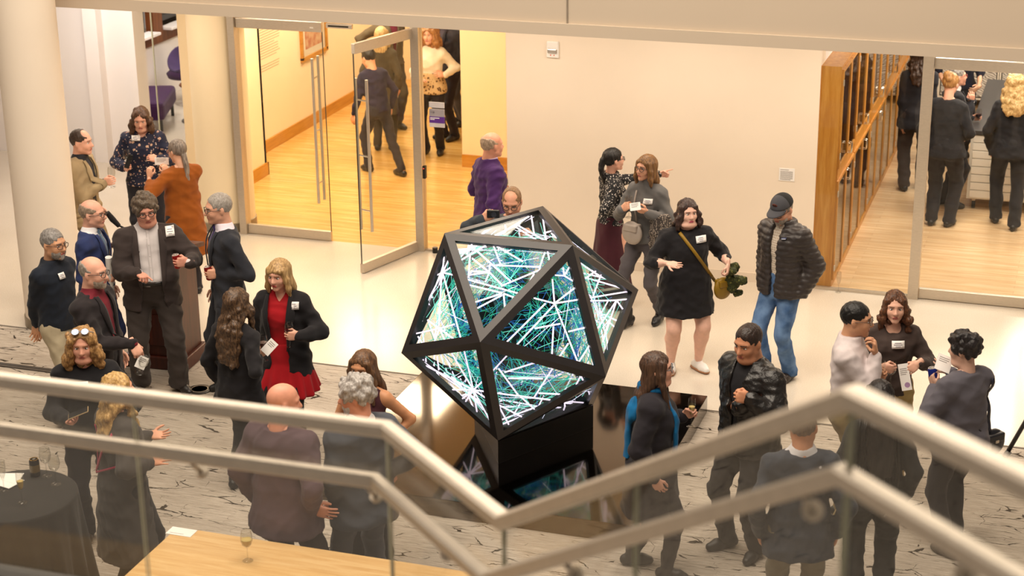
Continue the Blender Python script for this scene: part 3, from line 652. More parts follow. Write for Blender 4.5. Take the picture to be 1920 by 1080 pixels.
# ------------------------------------------------------------------ surface materials of the room
def node_mat(name):
    m = bpy.data.materials.new(name); m.use_nodes = True; MATS[name] = m
    return m, m.node_tree.nodes, m.node_tree.links, m.node_tree.nodes['Principled BSDF']
def ramp(N, L, src, stops):
    r = N.new('ShaderNodeValToRGB'); e = r.color_ramp.elements
    while len(e) < len(stops): e.new(.5)
    for q, (p, c) in zip(e, stops): q.position = p; q.color = lin(c) if isinstance(c, str) else c
    L.new(src, r.inputs[0]); return r.outputs[0]
def mapped(N, L, sc, rot=(0, 0, 0)):
    t = N.new('ShaderNodeTexCoord'); mp = N.new('ShaderNodeMapping'); mp.inputs['Scale'].default_value = sc; mp.inputs['Rotation'].default_value = rot; L.new(t.outputs['Object'], mp.inputs[0]); return mp.outputs[0]
def tex(N, L, kind, vec, **k):
    t = N.new(kind)
    for a, v in k.items():
        if a in t.inputs: t.inputs[a].default_value = v
        else: setattr(t, a, v)
    L.new(vec, t.inputs['Vector']); return t
def mixc(N, L, fac, a, b, mode='MIX'):
    x = N.new('ShaderNodeMix'); x.data_type = 'RGBA'; x.blend_type = mode
    for s, v in ((0, fac), (6, a), (7, b)):
        if hasattr(v, 'is_output'): L.new(v, x.inputs[s])
        else: x.inputs[s].default_value = v
    return x.outputs[2]

def terrazzo():
    m, N, L, b = node_mat('terrazzo'); v = mapped(N, L, (1, 1, 1))
    n = tex(N, L, 'ShaderNodeTexNoise', v, Scale=140, Detail=2); c = ramp(N, L, n.outputs['Fac'], [(.3, '#c6baa9'), (.5, '#d6ccbd'), (.72, '#e2dacd')])
    n2 = tex(N, L, 'ShaderNodeTexNoise', v, Scale=.8, Detail=3); c2 = ramp(N, L, n2.outputs['Fac'], [(.35, (.9, .88, .85, 1)), (.65, (1, 1, 1, 1))])
    L.new(mixc(N, L, 1.0, c, c2, 'MULTIPLY'), b.inputs['Base Color']); b.inputs['Roughness'].default_value = .2; b.inputs['Specular IOR Level'].default_value = .5
    return m
def carpet():
    m, N, L, b = node_mat('carpet'); v = mapped(N, L, (1, 1, 1))
    w1 = tex(N, L, 'ShaderNodeTexNoise', mapped(N, L, (5, 85, 1)), Scale=1.0, Detail=6, Roughness=.7)
    base = ramp(N, L, w1.outputs['Fac'], [(.3, '#998f83'), (.45, '#b6aca0'), (.58, '#c9c0b4'), (.72, '#dad2c8')])
    big = tex(N, L, 'ShaderNodeTexNoise', mapped(N, L, (.8, 4.5, 1)), Scale=1.0, Detail=3); base = mixc(N, L, 1.0, base, ramp(N, L, big.outputs['Fac'], [(.35, (.86, .85, .84, 1)), (.65, (1, 1, 1, 1))]), 'MULTIPLY')
    fine = tex(N, L, 'ShaderNodeTexNoise', v, Scale=210, Detail=2); base = mixc(N, L, .3, base, ramp(N, L, fine.outputs['Fac'], [(.3, '#8a8278'), (.7, '#d2cbc2')]), 'OVERLAY')
    wn = tex(N, L, 'ShaderNodeTexNoise', v, Scale=3.5, Detail=4, Roughness=.65)
    for sc, thr, lo in (((1.5, 8.5, 1), .030, .47), ((3.2, 5.0, 1), .016, .52)):      # broken bark-like cracks
        add = N.new('ShaderNodeVectorMath'); add.operation = 'MULTIPLY_ADD'; L.new(wn.outputs['Color'], add.inputs[0]); add.inputs[1].default_value = (.22, .10, 0); L.new(v, add.inputs[2])
        mp = N.new('ShaderNodeMapping'); mp.inputs['Scale'].default_value = sc; mp.inputs['Location'].default_value = (sc[0], sc[1], 0); L.new(add.outputs[0], mp.inputs[0])
        vo = N.new('ShaderNodeTexVoronoi'); vo.feature = 'DISTANCE_TO_EDGE'; vo.inputs['Scale'].default_value = 1.0; L.new(mp.outputs[0], vo.inputs['Vector'])
        wid = tex(N, L, 'ShaderNodeTexNoise', mapped(N, L, (sc[0]*3, sc[1]*.8, 1)), Scale=1.0, Detail=3); wr = ramp(N, L, wid.outputs['Fac'], [(lo, (0, 0, 0, 1)), (lo+.2, (thr, thr, thr, 1))])
        lt = N.new('ShaderNodeMath'); lt.operation = 'LESS_THAN'; L.new(vo.outputs['Distance'], lt.inputs[0]); L.new(wr, lt.inputs[1]); base = mixc(N, L, lt.outputs[0], base, lin('#40382f'))
    L.new(base, b.inputs['Base Color']); b.inputs['Roughness'].default_value = .95; b.inputs['Specular IOR Level'].default_value = .1
    bp = N.new('ShaderNodeBump'); bp.inputs['Strength'].default_value = .4; bp.inputs['Distance'].default_value = .01; L.new(fine.outputs['Fac'], bp.inputs['Height']); L.new(bp.outputs[0], b.inputs['Normal'])
    return m
def oak(name, c0, c1, c2, sc=(1.2, 14, 14), rough=.35, plank=None, coat=0):
    m, N, L, b = node_mat(name); n = tex(N, L, 'ShaderNodeTexNoise', mapped(N, L, sc), Scale=1.6, Detail=6, Roughness=.6, Distortion=.5)
    c = ramp(N, L, n.outputs['Fac'], [(.25, c0), (.5, c1), (.75, c2)])
    if plank:
        t = N.new('ShaderNodeTexBrick'); t.offset = .37; t.inputs['Scale'].default_value = 1.0; t.inputs['Brick Width'].default_value = plank[0]; t.inputs['Row Height'].default_value = plank[1]; t.inputs['Mortar Size'].default_value = .0012
        t.inputs['Color1'].default_value = (.86, .84, .80, 1); t.inputs['Color2'].default_value = (1, 1, 1, 1); t.inputs['Mortar'].default_value = (.62, .55, .45, 1); t.inputs['Bias'].default_value = .1
        L.new(mapped(N, L, (1, 1, 1)), t.inputs['Vector']); c = mixc(N, L, 1.0, c, t.outputs['Color'], 'MULTIPLY')
    L.new(c, b.inputs['Base Color']); b.inputs['Roughness'].default_value = rough
    if coat: b.inputs['Coat Weight'].default_value = coat; b.inputs['Coat Roughness'].default_value = .1
    return m
M_terr, M_carp = terrazzo(), carpet()
M_oakfloor = oak('oak_floor', '#c79447', '#dbb066', '#e9c98c', (1.0, 16, 1), .22, (1.6, .083))
M_oakfloor2 = oak('maple_floor', '#d0a878', '#e2c197', '#efd6b3', (1.0, 16, 1), .22, (1.6, .083))
M_oak = oak('oak_cabinet', '#a96a22', '#c08334', '#d39c4f', (14, 14, 1.2), .35)
M_oakb = oak('oak_base', '#a8701f', '#c0862e', '#d09a45', (1.2, 1.2, 14), .4)
M_oakt = oak('oak_table', '#c3975c', '#d4ad74', '#e0bf8b', (1.4, 16, 16), .4)
M_cherry = oak('cherry_wood', '#2e1008', '#481b0e', '#5c2714', (12, 12, 1.3), .4, coat=.06)
M_wall = mat('wall_paint', '#f0e2d0', rough=.85, var=.015, vscale=2, bump=.04, bscale=300, spec=.2)
M_white = mat('white_paint', '#efe9e6', rough=.7, var=.015, vscale=2, bump=.03, bscale=250, spec=.25)
M_cream = mat('gallery_paint', '#f1dfbd', rough=.85, var=.015, vscale=2, bump=.04, bscale=300, spec=.2)
M_fascia = mat('fascia_shade_paint', '#c9b9a5', rough=.7, var=.012, vscale=1.5, bump=.02, bscale=200, spec=.25)  # pale paint darkened: the shade on the fascia is put into its colour
M_ceil = mat('ceiling_paint', '#ebe2d6', rough=.9, var=.01, vscale=2)
M_steel = mat('brushed_nickel', '#cbbfae', rough=.36, metal=.6, var=.08, vscale=30, stretch=(1, 1, 12), bump=.05, bscale=90)
M_rail = mat('satin_handrail', '#d9cdbd', rough=.36, metal=.45, var=.05, vscale=20, bump=.04, bscale=120)
M_chrome = mat('chrome', '#d8d5d0', rough=.12, metal=1, var=.02)
M_gl = glass_mat('clear_glass', (.975, .985, .975), 1.32)
M_gl2 = glass_mat('balustrade_glass', (.93, .93, .915), 1.5, .02, .03)
M_edge = mat('glass_edge', '#b9b9a2', rough=.2, var=.05, spec=.6)
M_black = mat('black_satin', '#0d0c0c', rough=.35, var=.1, vscale=8)

# ------------------------------------------------------------------ floors, ceiling, walls
def slab(name, x0, x1, y0, y1, z0, z1, m): return struct(MB().box((x0, y0, z0), (x1, y1, z1)).build(name, m))
slab('floor', -16, 4, 13.7, 17.04, -.2, 0, M_terr)
slab('floor_carpet', -16, 6, 1.0, 13.7, -.2, 0, M_carp)
slab('floor_gallery', -10.2, -5.8, 17.04, 27, -.2, 0, M_oakfloor)
slab('floor_study', -5.8, 4, 17.04, 27, -.2, 0, M_oakfloor2)
slab('floor_lounge', -16, -10.2, 17.04, 27, -.2, 0, M_terr)
slab('trim_1', -16, 4, 13.69, 13.712, 0, .004, mat('carpet_edge', '#6d6459', rough=.8))
slab('ceiling', -16, 4, 14.62, 27, 3.02, 3.12, M_ceil)
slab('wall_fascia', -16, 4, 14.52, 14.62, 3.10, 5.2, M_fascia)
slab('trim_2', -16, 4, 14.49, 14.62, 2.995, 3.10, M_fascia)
slab('trim_3', -4.385, -4.372, 14.512, 14.53, 3.10, 5.2, mat('joint_dark', '#8d8070', rough=.8))
slab('wall_back', -5.8, -2.56, 17.04, 17.3, 0, 3.02, M_wall)
slab('baseboard_back', -5.8, -2.56, 17.028, 17.04, 0, .1, mat('baseboard_paint', '#e4d5c2', rough=.6, var=.02))
# gallery shell
slab('wall_gallery_left', -10.4, -10.2, 19.3, 27, 0, 3.02, M_cream)
slab('wall_gallery_stub', -9.85, -9.72, 17.5, 19.25, 0, 3.02, M_cream); slab('wall_gallery_return', -10.4, -9.72, 19.2, 19.25, 0, 3.02, M_cream)
slab('wall_gallery_right', -7.5, -5.6, 20.28, 20.5, 0, 3.02, M_cream)
slab('wall_gallery_side', -5.85, -5.62, 17.3, 20.3, 0, 3.02, M_cream)
slab('wall_gallery_end', -10.4, -5.8, 26.0, 26.2, 0, 3.02, M_cream)
slab('baseboard_left', -10.2, -10.18, 19.25, 26, 0, .16, M_oakb)
slab('baseboard_stub', -10.2, -9.70, 19.25, 19.27, 0, .16, M_oakb); slab('baseboard_stub_side', -9.72, -9.70, 18.6, 19.27, 0, .16, M_oakb)
slab('baseboard_right', -7.5, -5.85, 20.26, 20.28, 0, .16, M_oakb)
# study shell
slab('wall_study_left', -5.6, -2.56, 17.3, 27, 0, 3.02, M_white)
slab('wall_study_end', -2.6, 4, 25.6, 25.8, 0, 3.02, M_white); slab('wall_study_right', 2.6, 2.8, 17.3, 26, 0, 3.02, M_white)
# lounge shell
slab('wall_left', -15.8, -11.48, 19.3, 19.5, 0, 3.02, M_white)
slab('trim_4', -12.11, -11.92, 19.16, 19.3, .0, 3.02, M_white); slab('trim_5', -11.56, -11.46, 19.26, 19.52, 0, 3.02, M_white)
slab('wall_lounge_low', -13.3, -13.0, 19.5, 26.5, 0, .82, M_white)
slab('wall_lounge_high', -13.3, -13.0, 19.5, 26.5, 2.4, 3.02, M_white)
slab('wall_lounge_end', -13.3, -10.2, 26.0, 26.2, 0, 3.02, M_white)
slab('wall_side_left', -16, -15.8, 13.7, 19.5, 0, 3.02, M_white)
M_wood = oak('window_wood', '#5a2f14', '#74401d', '#8a5228', (10, 10, 1.2), .4)
M_night = mat('night_glass', '#15120f', rough=.06, var=.2, vscale=.7, spec=.8)
for i, (y0, y1) in enumerate([(20.9, 22.5), (22.5, 24.1), (24.1, 25.7)]):
    wn = empty('window_%d' % (i+1), (-13.0, (y0+y1)/2, 0)); struct(wn)
    h_ = (y1-y0)/2
    MB().box((-.16, -h_+.1, .98), (-.14, h_-.1, 2.3)).build('pane', M_night, wn)
    MB().box((-.1, -h_, .82), (.03, h_, .98)).build('bottom_rail', M_wood, wn); MB().box((-.1, -h_, 2.28), (.03, h_, 2.4)).build('head_rail', M_wood, wn)
    for s in (-1, 1): MB().box((-.1, s*h_-.13 if s > 0 else -h_, .98), (.03, h_ if s > 0 else -h_+.13, 2.28)).build('stile', M_wood, wn)
    MB().box((-.05, -h_+.16, .98), (.16, h_-.16, 1.02), ch=.005).build('window_sill', M_white, wn)
# round columns
def column(name, x, y, r, lab):
    o = MB().lathe([(r, 0.0), (r, 3.02 if y > 14.5 else 7.0)], 48, (x, y, 0)).build(name, M_wall if y < 14.5 else M_cream); autosmooth(o); struct(o)
    k = MB().lathe([(r+.012, 0.0), (r+.012, .1), (r+.001, .104)], 48, (x, y, 0)).build('column_base', mat('column_base', '#8f8371', rough=.4, metal=.5, var=.1), o); autosmooth(k)
column('column_front', -9.425, 13.95, .285, ''); column('column_gallery', -9.24, 17.25, .315, '')

# ------------------------------------------------------------------ glass fronts and doors
def glass_pane(name, lo, hi, parent=None, m=None):
    o = MB().box(lo, hi).build(name, m or M_gl, parent); return o
slab('trim_6', -8.955, -8.875, 16.98, 17.10, 0, 3.02, M_steel)       # jamb by the column
slab('trim_7', -6.835, -6.745, 16.98, 17.10, 0, 3.02, M_steel)       # jamb of the open leaf
slab('trim_8', -8.875, -6.835, 17.0, 17.08, 2.455, 2.5, M_steel)
slab('trim_9', -1.585, -1.485, 16.98, 17.10, 0, 3.02, M_steel)
slab('trim_10', -1.485, 2.0, 17.0, 17.08, 2.46, 2.5, M_steel)
wn = struct(empty('window_4', (0, 0, 0))); glass_pane('pane', (-6.745, 17.034, .02), (-5.8, 17.046, 3.02), wn)
MB().box((-6.745, 17.02, 0), (-5.8, 17.06, .02)).build('sill_channel', M_steel, wn)
wn = struct(empty('window_5', (0, 0, 0))); glass_pane('pane', (-2.545, 17.034, .02), (-1.585, 17.046, 3.02), wn)
MB().box((-2.545, 17.015, 0), (-1.585, 17.065, .025)).build('sill_channel', M_steel, wn)
wn = struct(empty('window_6', (0, 0, 0))); glass_pane('pane', (-8.875, 17.034, 2.5), (-6.835, 17.046, 3.02), wn)
wn = struct(empty('window_7', (0, 0, 0))); glass_pane('pane', (-11.22, 19.293, .01), (-10.4, 19.307, 2.98), wn)
MB().box((-11.228, 19.291, .01), (-11.216, 19.309, 2.98)).build('glass_edge', M_edge, wn)
def ladder_pull(parent, x, z0, z1, side=1):
    for s in (-1, 1):
        b = MB(); b.tube([(x, s*.075, z0), (x, s*.075, z1)], .016, 12); o = b.build('pull_bar', M_steel, parent); autosmooth(o)
    for z in (z0+.22, (z0+z1)/2, z1-.22): autosmooth(MB().tube([(x, -.075, z), (x, .075, z)], .009, 8).build('standoff', M_chrome, parent))
def leaf(name, loc, rz, w, pull, lab, zt=2.44, mirror=1):
    d = struct(empty(name, loc, rz)); d['label'] = lab
    MB().box((0, -.006, .1), (w, .006, zt-.1)).build('pane', M_gl, d)
    MB().box((0, -.024, .008), (w, .024, .112), ch=.004).build('bottom_rail', M_steel, d); MB().box((0, -.024, zt-.105), (w, .024, zt), ch=.004).build('top_rail', M_steel, d)
    MB().box((w-.004, -.0065, .11), (w+.002, .0065, zt-.1)).build('glass_edge', mat('dark_seal', '#3a3b36', rough=.4), d)
    MB().box((w-.13, -.027, zt-.065), (w-.09, -.023, zt-.05)).build('lock_plate', mat('lock_plate', '#e9e4dc', rough=.4, metal=.3), d)
    if pull: ladder_pull(d, w-.1, .45, 2.06)
    return d
leaf('door_1', (-8.87, 17.04, 0), 0, 1.01, True, 'closed glass door leaf of the gallery')
a = math.atan2(16.15-17.0, -7.1+6.83); leaf('door_2', (-6.83, 17.0, 0), a, .92, True, 'open glass door leaf swung out from the gallery')
d3 = leaf('door_3', (-1.48, 17.04, 0), 0, 1.12, True, 'glass door leaf of the study room'); leaf('door_4', (.8, 17.04, 0), math.pi, 1.12, True, 'second glass door leaf of the study room')
cl = tag(MB().box((-7.78, 16.96, 2.40), (-7.48, 17.0, 2.45), ch=.006).build('door_closer', M_steel), 'slim grey door closer bar above the gallery doorway', 'door closer')
MB().box((-7.75, 16.952, 2.418), (-7.52, 16.961, 2.432)).build('slot', M_black, cl)
st = tag(MB().box((-6.72, 16.93, .84), (-6.685, 16.98, .98), ch=.006).build('card_reader', M_black), 'small black card reader on the door jamb', 'card reader')
MB().box((-6.708, 16.926, .95), (-6.697, 16.931, .958)).build('status_light', emis('red_led', '#ff5a4a', 1.2), st)
pl = tag(autosmooth(MB().lathe([(.0, .0), (.03, .0), (.03, .06), (.0, .06)], 14, (-6.62, 16.99, 0)).build('floor_stop', M_black)), 'black door stop on the floor beside the gallery jamb', 'door stop')
# purple room sign on the sidelight
sg = empty('room_sign', (-6.57, 17.02, 1.53)); tag(sg, 'purple and grey room sign on the glass sidelight', 'sign')
MB().box((-.085, -.006, .075), (.085, .006, .135)).build('top_plate', mat('sign_grey', '#cfcbd0', rough=.4), sg); MB().box((-.085, -.006, -.02), (.085, .006, .06)).build('grey_plate', mat('sign_grey2', '#a49fa8', rough=.4), sg)
MB().box((-.085, -.007, -.09), (.085, .006, -.02)).build('purple_plate', mat('sign_purple', '#5b2d91', rough=.4), sg); MB().box((-.085, -.006, -.135), (.085, .006, -.09)).build('bottom_plate', mat('sign_grey', '#cfcbd0'), sg)
def text(name, s, size, loc, rot, m, parent=None, ext=.001, align='LEFT'):
    c = bpy.data.curves.new(name, 'FONT'); c.body = s; c.size = size; c.extrude = ext; c.align_x = align
    o = bpy.data.objects.new(name, c); COL.objects.link(o); c.materials.append(m); o.location = loc; o.rotation_euler = rot
    bpy.context.view_layer.update(); dg = bpy.context.evaluated_depsgraph_get(); me = bpy.data.meshes.new_from_object(o.evaluated_get(dg)); bpy.data.objects.remove(o); me.name = name
    o = bpy.data.objects.new(name, me); COL.objects.link(o); o.location = loc; o.rotation_euler = rot
    if parent: o.parent = parent
    return o
UPR = (math.pi/2, 0, 0)
text('room_number', '110', .03, (-.07, -.0075, .015), UPR, mat('ink_dark', '#3a2f48', var=0), sg)
for i, wd in enumerate((.105, .05)): MB().box((-.075, -.0085, -.04-.016*i), (-.075+wd, -.0065, -.031-.016*i)).build('name_line', mat('ink_white', '#f4f1f6', var=0), sg)
# fire strobe, wall label
fs = empty('fire_strobe', (-5.29, 17.04, 2.30)); tag(fs, 'white fire alarm strobe high on the cream wall', 'alarm strobe')
MB().box((-.065, -.03, -.085), (.065, 0, .085), ch=.01).build('housing', mat('white_plastic', '#f2efea', rough=.4, var=.02), fs); MB().box((-.05, -.05, -.035), (.05, -.03, .01), ch=.008).build('lens', mat('strobe_lens', '#b9b2aa', rough=.1, metal=.4), fs)
for x in (-.025, .012): MB().box((x, -.032, -.062), (x+.012, -.03, -.05)).build('red_mark', mat('strobe_red', '#d9705c', var=0), fs)
wl = empty('wall_label', (-2.85, 17.04, 1.17)); tag(wl, 'small white printed label on the cream wall by the cabinets', 'wall label')
MB().box((-.078, -.006, -.065), (.078, 0, .065)).build('card', mat('label_paper', '#f6f3f0', rough=.6, var=.02), wl)
for i in range(9): MB().box((-.065, -.0068, .047-.012*i-(.006 if i else 0)), (.02 if i == 0 else .06-.02*(i == 8), -.006, .052-.012*i-(.006 if i else 0))).build('printed_line', mat('label_ink', '#8a8480', var=0), wl)
# gallery wall text and framed picture on the left wall
wt = empty('wall_text', (-10.2, 20.5, 0)); tag(wt, 'grey exhibition text printed on the gallery wall', 'wall text')
r_ = random.Random(4)
for i in range(24):
    z = 1.9-.034*i-(.06 if i > 20 else 0); MB().box((0, -.29, z), (.002, .29-r_.uniform(0, .08)-(.1 if i in (8, 15, 20) else 0), z+.011)).build('text_line', mat('wall_ink', '#b9a88a', var=0), wt)
fp = empty('framed_picture', (-10.2, 21.8, 0)); tag(fp, 'red floral print in an oak frame on the gallery wall', 'framed picture')
for a_, b_ in (((0, -.42, .96), (.035, -.37, 1.9)), ((0, .37, .96), (.035, .42, 1.9)), ((0, -.42, .94), (.035, .42, .99)), ((0, -.42, 1.87), (.035, .42, 1.92))): MB().box(a_, b_).build('frame_bar', M_oakb, fp)
MB().box((0, -.38, .98), (.012, .38, 1.88)).build('mount', mat('mount_board', '#f4ead9', rough=.7, var=.02), fp); MB().box((.01, -.27, 1.08), (.014, .27, 1.78)).build('print', mat('red_print', '#e9c3a0', col2='#c9684a', vscale=9, rough=.7), fp)
MB().box((.022, -.375, .985), (.025, .375, 1.875)).build('glazing', M_gl, fp)
# gallery partition far back, for depth behind the guests
slab('wall_gallery_mid', -10.2, -9.2, 24.6, 24.8, 0, 3.02, M_cream)

# ------------------------------------------------------------------ oak cabinets with glass doors in the study room
M_inner = mat('cabinet_inner', '#8a6a48', rough=.7, var=.1)
def cabinet(y0, y1, lab):
    c = empty('glass_cabinet', (-2.36, (y0+y1)/2, 0)); tag(c, lab, 'cabinet', 'oak cabinets with glass doors'); h = (y1-y0)/2
    b = MB(); b.box((-.2, -h+.02, .002), (-.19, h-.02, 2.288)); b.box((-.2, -h, 0), (0, -h+.02, 2.29)); b.box((-.2, h-.02, 0), (0, h, 2.29)); b.box((-.189, -h+.02, 2.26), (-.001, h-.02, 2.288)); b.box((-.189, -h+.02, .002), (-.001, h-.02, .08)); b.box((-.189, -h+.02, 1.13), (.006, h-.02, 1.26)); b.build('body', M_oak, c)
    MB().box((-.19, -h+.02, .08), (-.185, h-.02, 2.26)).build('back_panel', M_inner, c)
    for z in (.45, .8, 1.6, 1.95): MB().box((-.18, -h+.02, z), (-.03, h-.02, z+.012)).build('shelf', M_gl, c)
    for s in (-1, 1):
        for z0, z1, up in ((.09, 1.13, 0), (1.26, 2.26, 1)):
            ya, yb = (-h+.012, -.006) if s < 0 else (.006, h-.012)
            d = MB(); w = .04; d.box((0, ya, z0), (.022, ya+w, z1)); d.box((0, yb-w, z0), (.022, yb, z1)); d.box((0, ya+w, z0), (.022, yb-w, z0+.03)); d.box((0, ya+w, z1-.03), (.022, yb-w, z1)); do = d.build('door', M_oak, c)
            MB().box((.008, ya+w, z0+.03), (.013, yb-w, z1-.03)).build('glass_pane', glass_mat('cabinet_glass', (.93, .93, .9), 1.6), do)
            yk = -.028*1 if s < 0 else .028; zk = z1-.12 if not up else z0+.03
            k = MB(); k.tube([(.02, yk, zk), (.06, yk, zk), (.06, yk, zk+.1), (.02, yk, zk+.1)], .006, 6); autosmooth(k.build('handle', M_chrome, do), 50)
            for zz in (z0+.1, z1-.16): MB().box((.02, (ya if s < 0 else yb)-.012, zz), (.03, (ya if s < 0 else yb)+.012, zz+.06)).build('hinge', M_steel, do)
yb = [17.06, 18.2, 19.48, 20.75, 22.05, 23.35]; ordn = ['nearest the glass front', 'second from the glass front', 'third from the glass front', 'fourth from the glass front', 'farthest from the glass front']
for i in range(5): cabinet(yb[i], yb[i+1]-.004, 'tall oak cabinet with glass doors, '+ordn[i])

# ------------------------------------------------------------------ flat-file cabinet
M_ivory = mat('ivory_enamel', '#e9e2d6', rough=.45, var=.03, vscale=4)
fc = empty('flat_file_cabinet', (-.62, 21.5, 0)); tag(fc, 'white flat-file drawer cabinet with black worktop on casters', 'cabinet')
MB().box((-.68, -1.28, .13), (.68, 1.28, .9)).build('body', M_ivory, fc)
MB().box((-.70, -1.32, .9), (.70, 1.32, .95), ch=.006).build('worktop', mat('black_laminate', '#3b3a3c', rough=.3, var=.06), fc)
for i in range(8):
    z0 = .15+i*.0935; d = MB().box((-.65, -1.298, z0), (.65, -1.28, z0+.085), ch=.003).build('drawer', M_ivory, fc)
    for x in (-.33, .33):
        k = MB(); k.tube([(x-.05, -1.298, z0+.045), (x-.05, -1.32, z0+.045), (x+.05, -1.32, z0+.045), (x+.05, -1.298, z0+.045)], .005, 6); autosmooth(k.build('handle', M_chrome, d), 60)
for x in (-.6, .6):
    for y in (-1.2, 1.2):
        k = MB(); k.box((x-.02, y-.02, .09), (x+.02, y+.02, .13)); c_ = k.build('caster', M_steel, fc); w_ = MB().tube([(x-.018, y, .046), (x+.018, y, .046)], .045, 14).build('wheel', M_black, c_)
# storage shelving at the far end of the study room
def shelving(x0, x1, lab):
    s = empty('storage_rack', ((x0+x1)/2, 25.0, 0)); tag(s, lab, 'shelving', 'white storage racks at the far end of the study'); h = (x1-x0)/2
    m, N, L, b = node_mat('perforated_sheet') if 'perforated_sheet' not in MATS else (MATS['perforated_sheet'], 0, 0, 0)
    if N:
        wv = N.new('ShaderNodeTexWave'); wv.wave_type = 'BANDS'; wv.bands_direction = 'DIAGONAL'; wv.inputs['Scale'].default_value = 9; wv.inputs['Distortion'].default_value = 6; wv.inputs['Detail'].default_value = 0
        L.new(mapped(N, L, (1, 1, 2.2)), wv.inputs['Vector']); L.new(ramp(N, L, wv.outputs['Fac'], [(.4, '#8b8680'), (.6, '#e6e2dc')]), b.inputs['Base Color']); b.inputs['Roughness'].default_value = .5
    for i in range(3): MB().box((-h+.03+i*(2*h/3), -.02, .2), (-h+i*(2*h/3)+2*h/3-.03, .0, 2.6)).build('mesh_panel', m, s)
    for x in np.linspace(-h, h, 4): MB().box((x-.015, -.03, 0), (x+.015, .4, 2.7)).build('upright', M_ivory, s)
    for z in (.15, .6, 1.05, 1.5, 1.95, 2.4): MB().box((-h, .0, z), (h, .4, z+.025)).build('shelf', M_ivory, s)
for i, (a_, b_) in enumerate([(-2.5, -1.3), (-1.28, -.08), (-.06, 1.14)]): shelving(a_, b_, ['white storage rack behind the row of oak cabinets', 'white storage rack behind the black worktop', 'white storage rack farthest to the right behind the blonde guest'][i])

# ------------------------------------------------------------------ lounge furniture
M_purple = cloth('#2a0f33'); M_mauve = cloth('#4b3a63')
sf = empty('lounge_sofa', (-12.45, 21.05, 0), rad(-70)); tag(sf, 'dark purple upholstered lounge sofa by the windows', 'sofa')
MB().box((-.55, -.3, .18), (.55, .36, .43), ch=.05).build('seat', M_purple, sf); MB().box((-.55, -.38, .2), (.55, -.22, .9), ch=.05).build('backrest', M_purple, sf)
for x in (-.48, .48):
    for y in (-.3, .3): MB().box((x-.02, y-.02, 0), (x+.02, y+.02, .18)).build('leg', M_black, sf)
ch = empty('swivel_chair', (-12.42, 22.35, 0), rad(150)); tag(ch, 'purple swivel tub chair beside the round side table', 'chair')
f_ = Field((-.45, -.45, .3), (.45, .45, 1.15), .02); f_.ell((0, -.02, .62), (.36, .33, .30), .05); f_.loft([(.55, .33, .1, 0, -.24), (.8, .32, .08, 0, -.28), (1.05, .26, .06, 0, -.32)], .05); f_.ell((0, .1, .78), (.28, .30, .30), .03, 's'); v, f = f_.mesh(2); mobj('shell', v, f, M_mauve, ch, True)
MB().lathe([(.27, .40), (.29, .46), (.24, .50), (0, .505)], 24, (0, .06, 0)).build('seat_cushion', M_purple, ch, True); MB().lathe([(.24, 0), (.24, .015), (.03, .03), (.03, .36)], 20).build('pedestal', M_chrome, ch, True)
tb = empty('side_table', (-11.85, 21.45, 0)); tag(tb, 'small round side table with a grey base disc', 'table')
autosmooth(MB().lathe([(0, .50), (.22, .50), (.23, .515), (.22, .53), (0, .53)], 28).build('table_top', M_wood, tb)); autosmooth(MB().lathe([(.23, 0), (.23, .012), (.025, .02), (.022, .5)], 28).build('pedestal', mat('grey_metal', '#6f6a66', rough=.4, metal=.6), tb))

# ------------------------------------------------------------------ plinth and icosahedron
pln = MB().box((-5.40, 11.17, 0), (-2.88, 13.67, .15), ch=.004).build('display_plinth', mat('mirror_black', '#6b625a', rough=.07, metal=1, var=.03)); tag(pln, 'low glossy black square plinth under the glowing icosahedron', 'plinth')

# ------------------------------------------------------------------ patterned cloths
def pattern(name, base, spots, scale, thr, rough=.8, rnd=1.0):
    m, N, L, b = node_mat(name); v = mapped(N, L, (1, 1, 1)); src = lin(base)
    for i, (c, s, t) in enumerate(spots):
        vo = N.new('ShaderNodeTexVoronoi'); vo.inputs['Scale'].default_value = s; vo.inputs['Randomness'].default_value = rnd
        o = N.new('ShaderNodeVectorMath'); o.operation = 'ADD'; o.inputs[1].default_value = (i*3.7, i*1.9, i*5.1); nz = tex(N, L, 'ShaderNodeTexNoise', v, Scale=s*1.5, Detail=2)
        ma = N.new('ShaderNodeVectorMath'); ma.operation = 'MULTIPLY_ADD'; ma.inputs[1].default_value = (.5/s,)*3; L.new(nz.outputs['Color'], ma.inputs[0]); L.new(v, ma.inputs[2]); L.new(ma.outputs[0], o.inputs[0]); L.new(o.outputs[0], vo.inputs['Vector'])
        lt = N.new('ShaderNodeMath'); lt.operation = 'LESS_THAN'; lt.inputs[1].default_value = t; L.new(vo.outputs['Distance'], lt.inputs[0]); src = mixc(N, L, lt.outputs[0], src, lin(c))
    L.new(src, b.inputs['Base Color']); b.inputs['Roughness'].default_value = rough; return m
M_FLORAL = pattern('floral_print', '#141a35', [('#c9a68c', 17, .24), ('#8f6a62', 24, .2), ('#e2cdbb', 30, .17)], 1, 1)
M_SPECKLE = pattern('speckled_print', '#131114', [('#d9d0c6', 38, .24), ('#efe8df', 60, .22)], 1, 1)
M_LEOPARD = pattern('leopard_print', '#d0b48a', [('#5a3d22', 26, .33), ('#b08a55', 26, .2)], 1, 1)
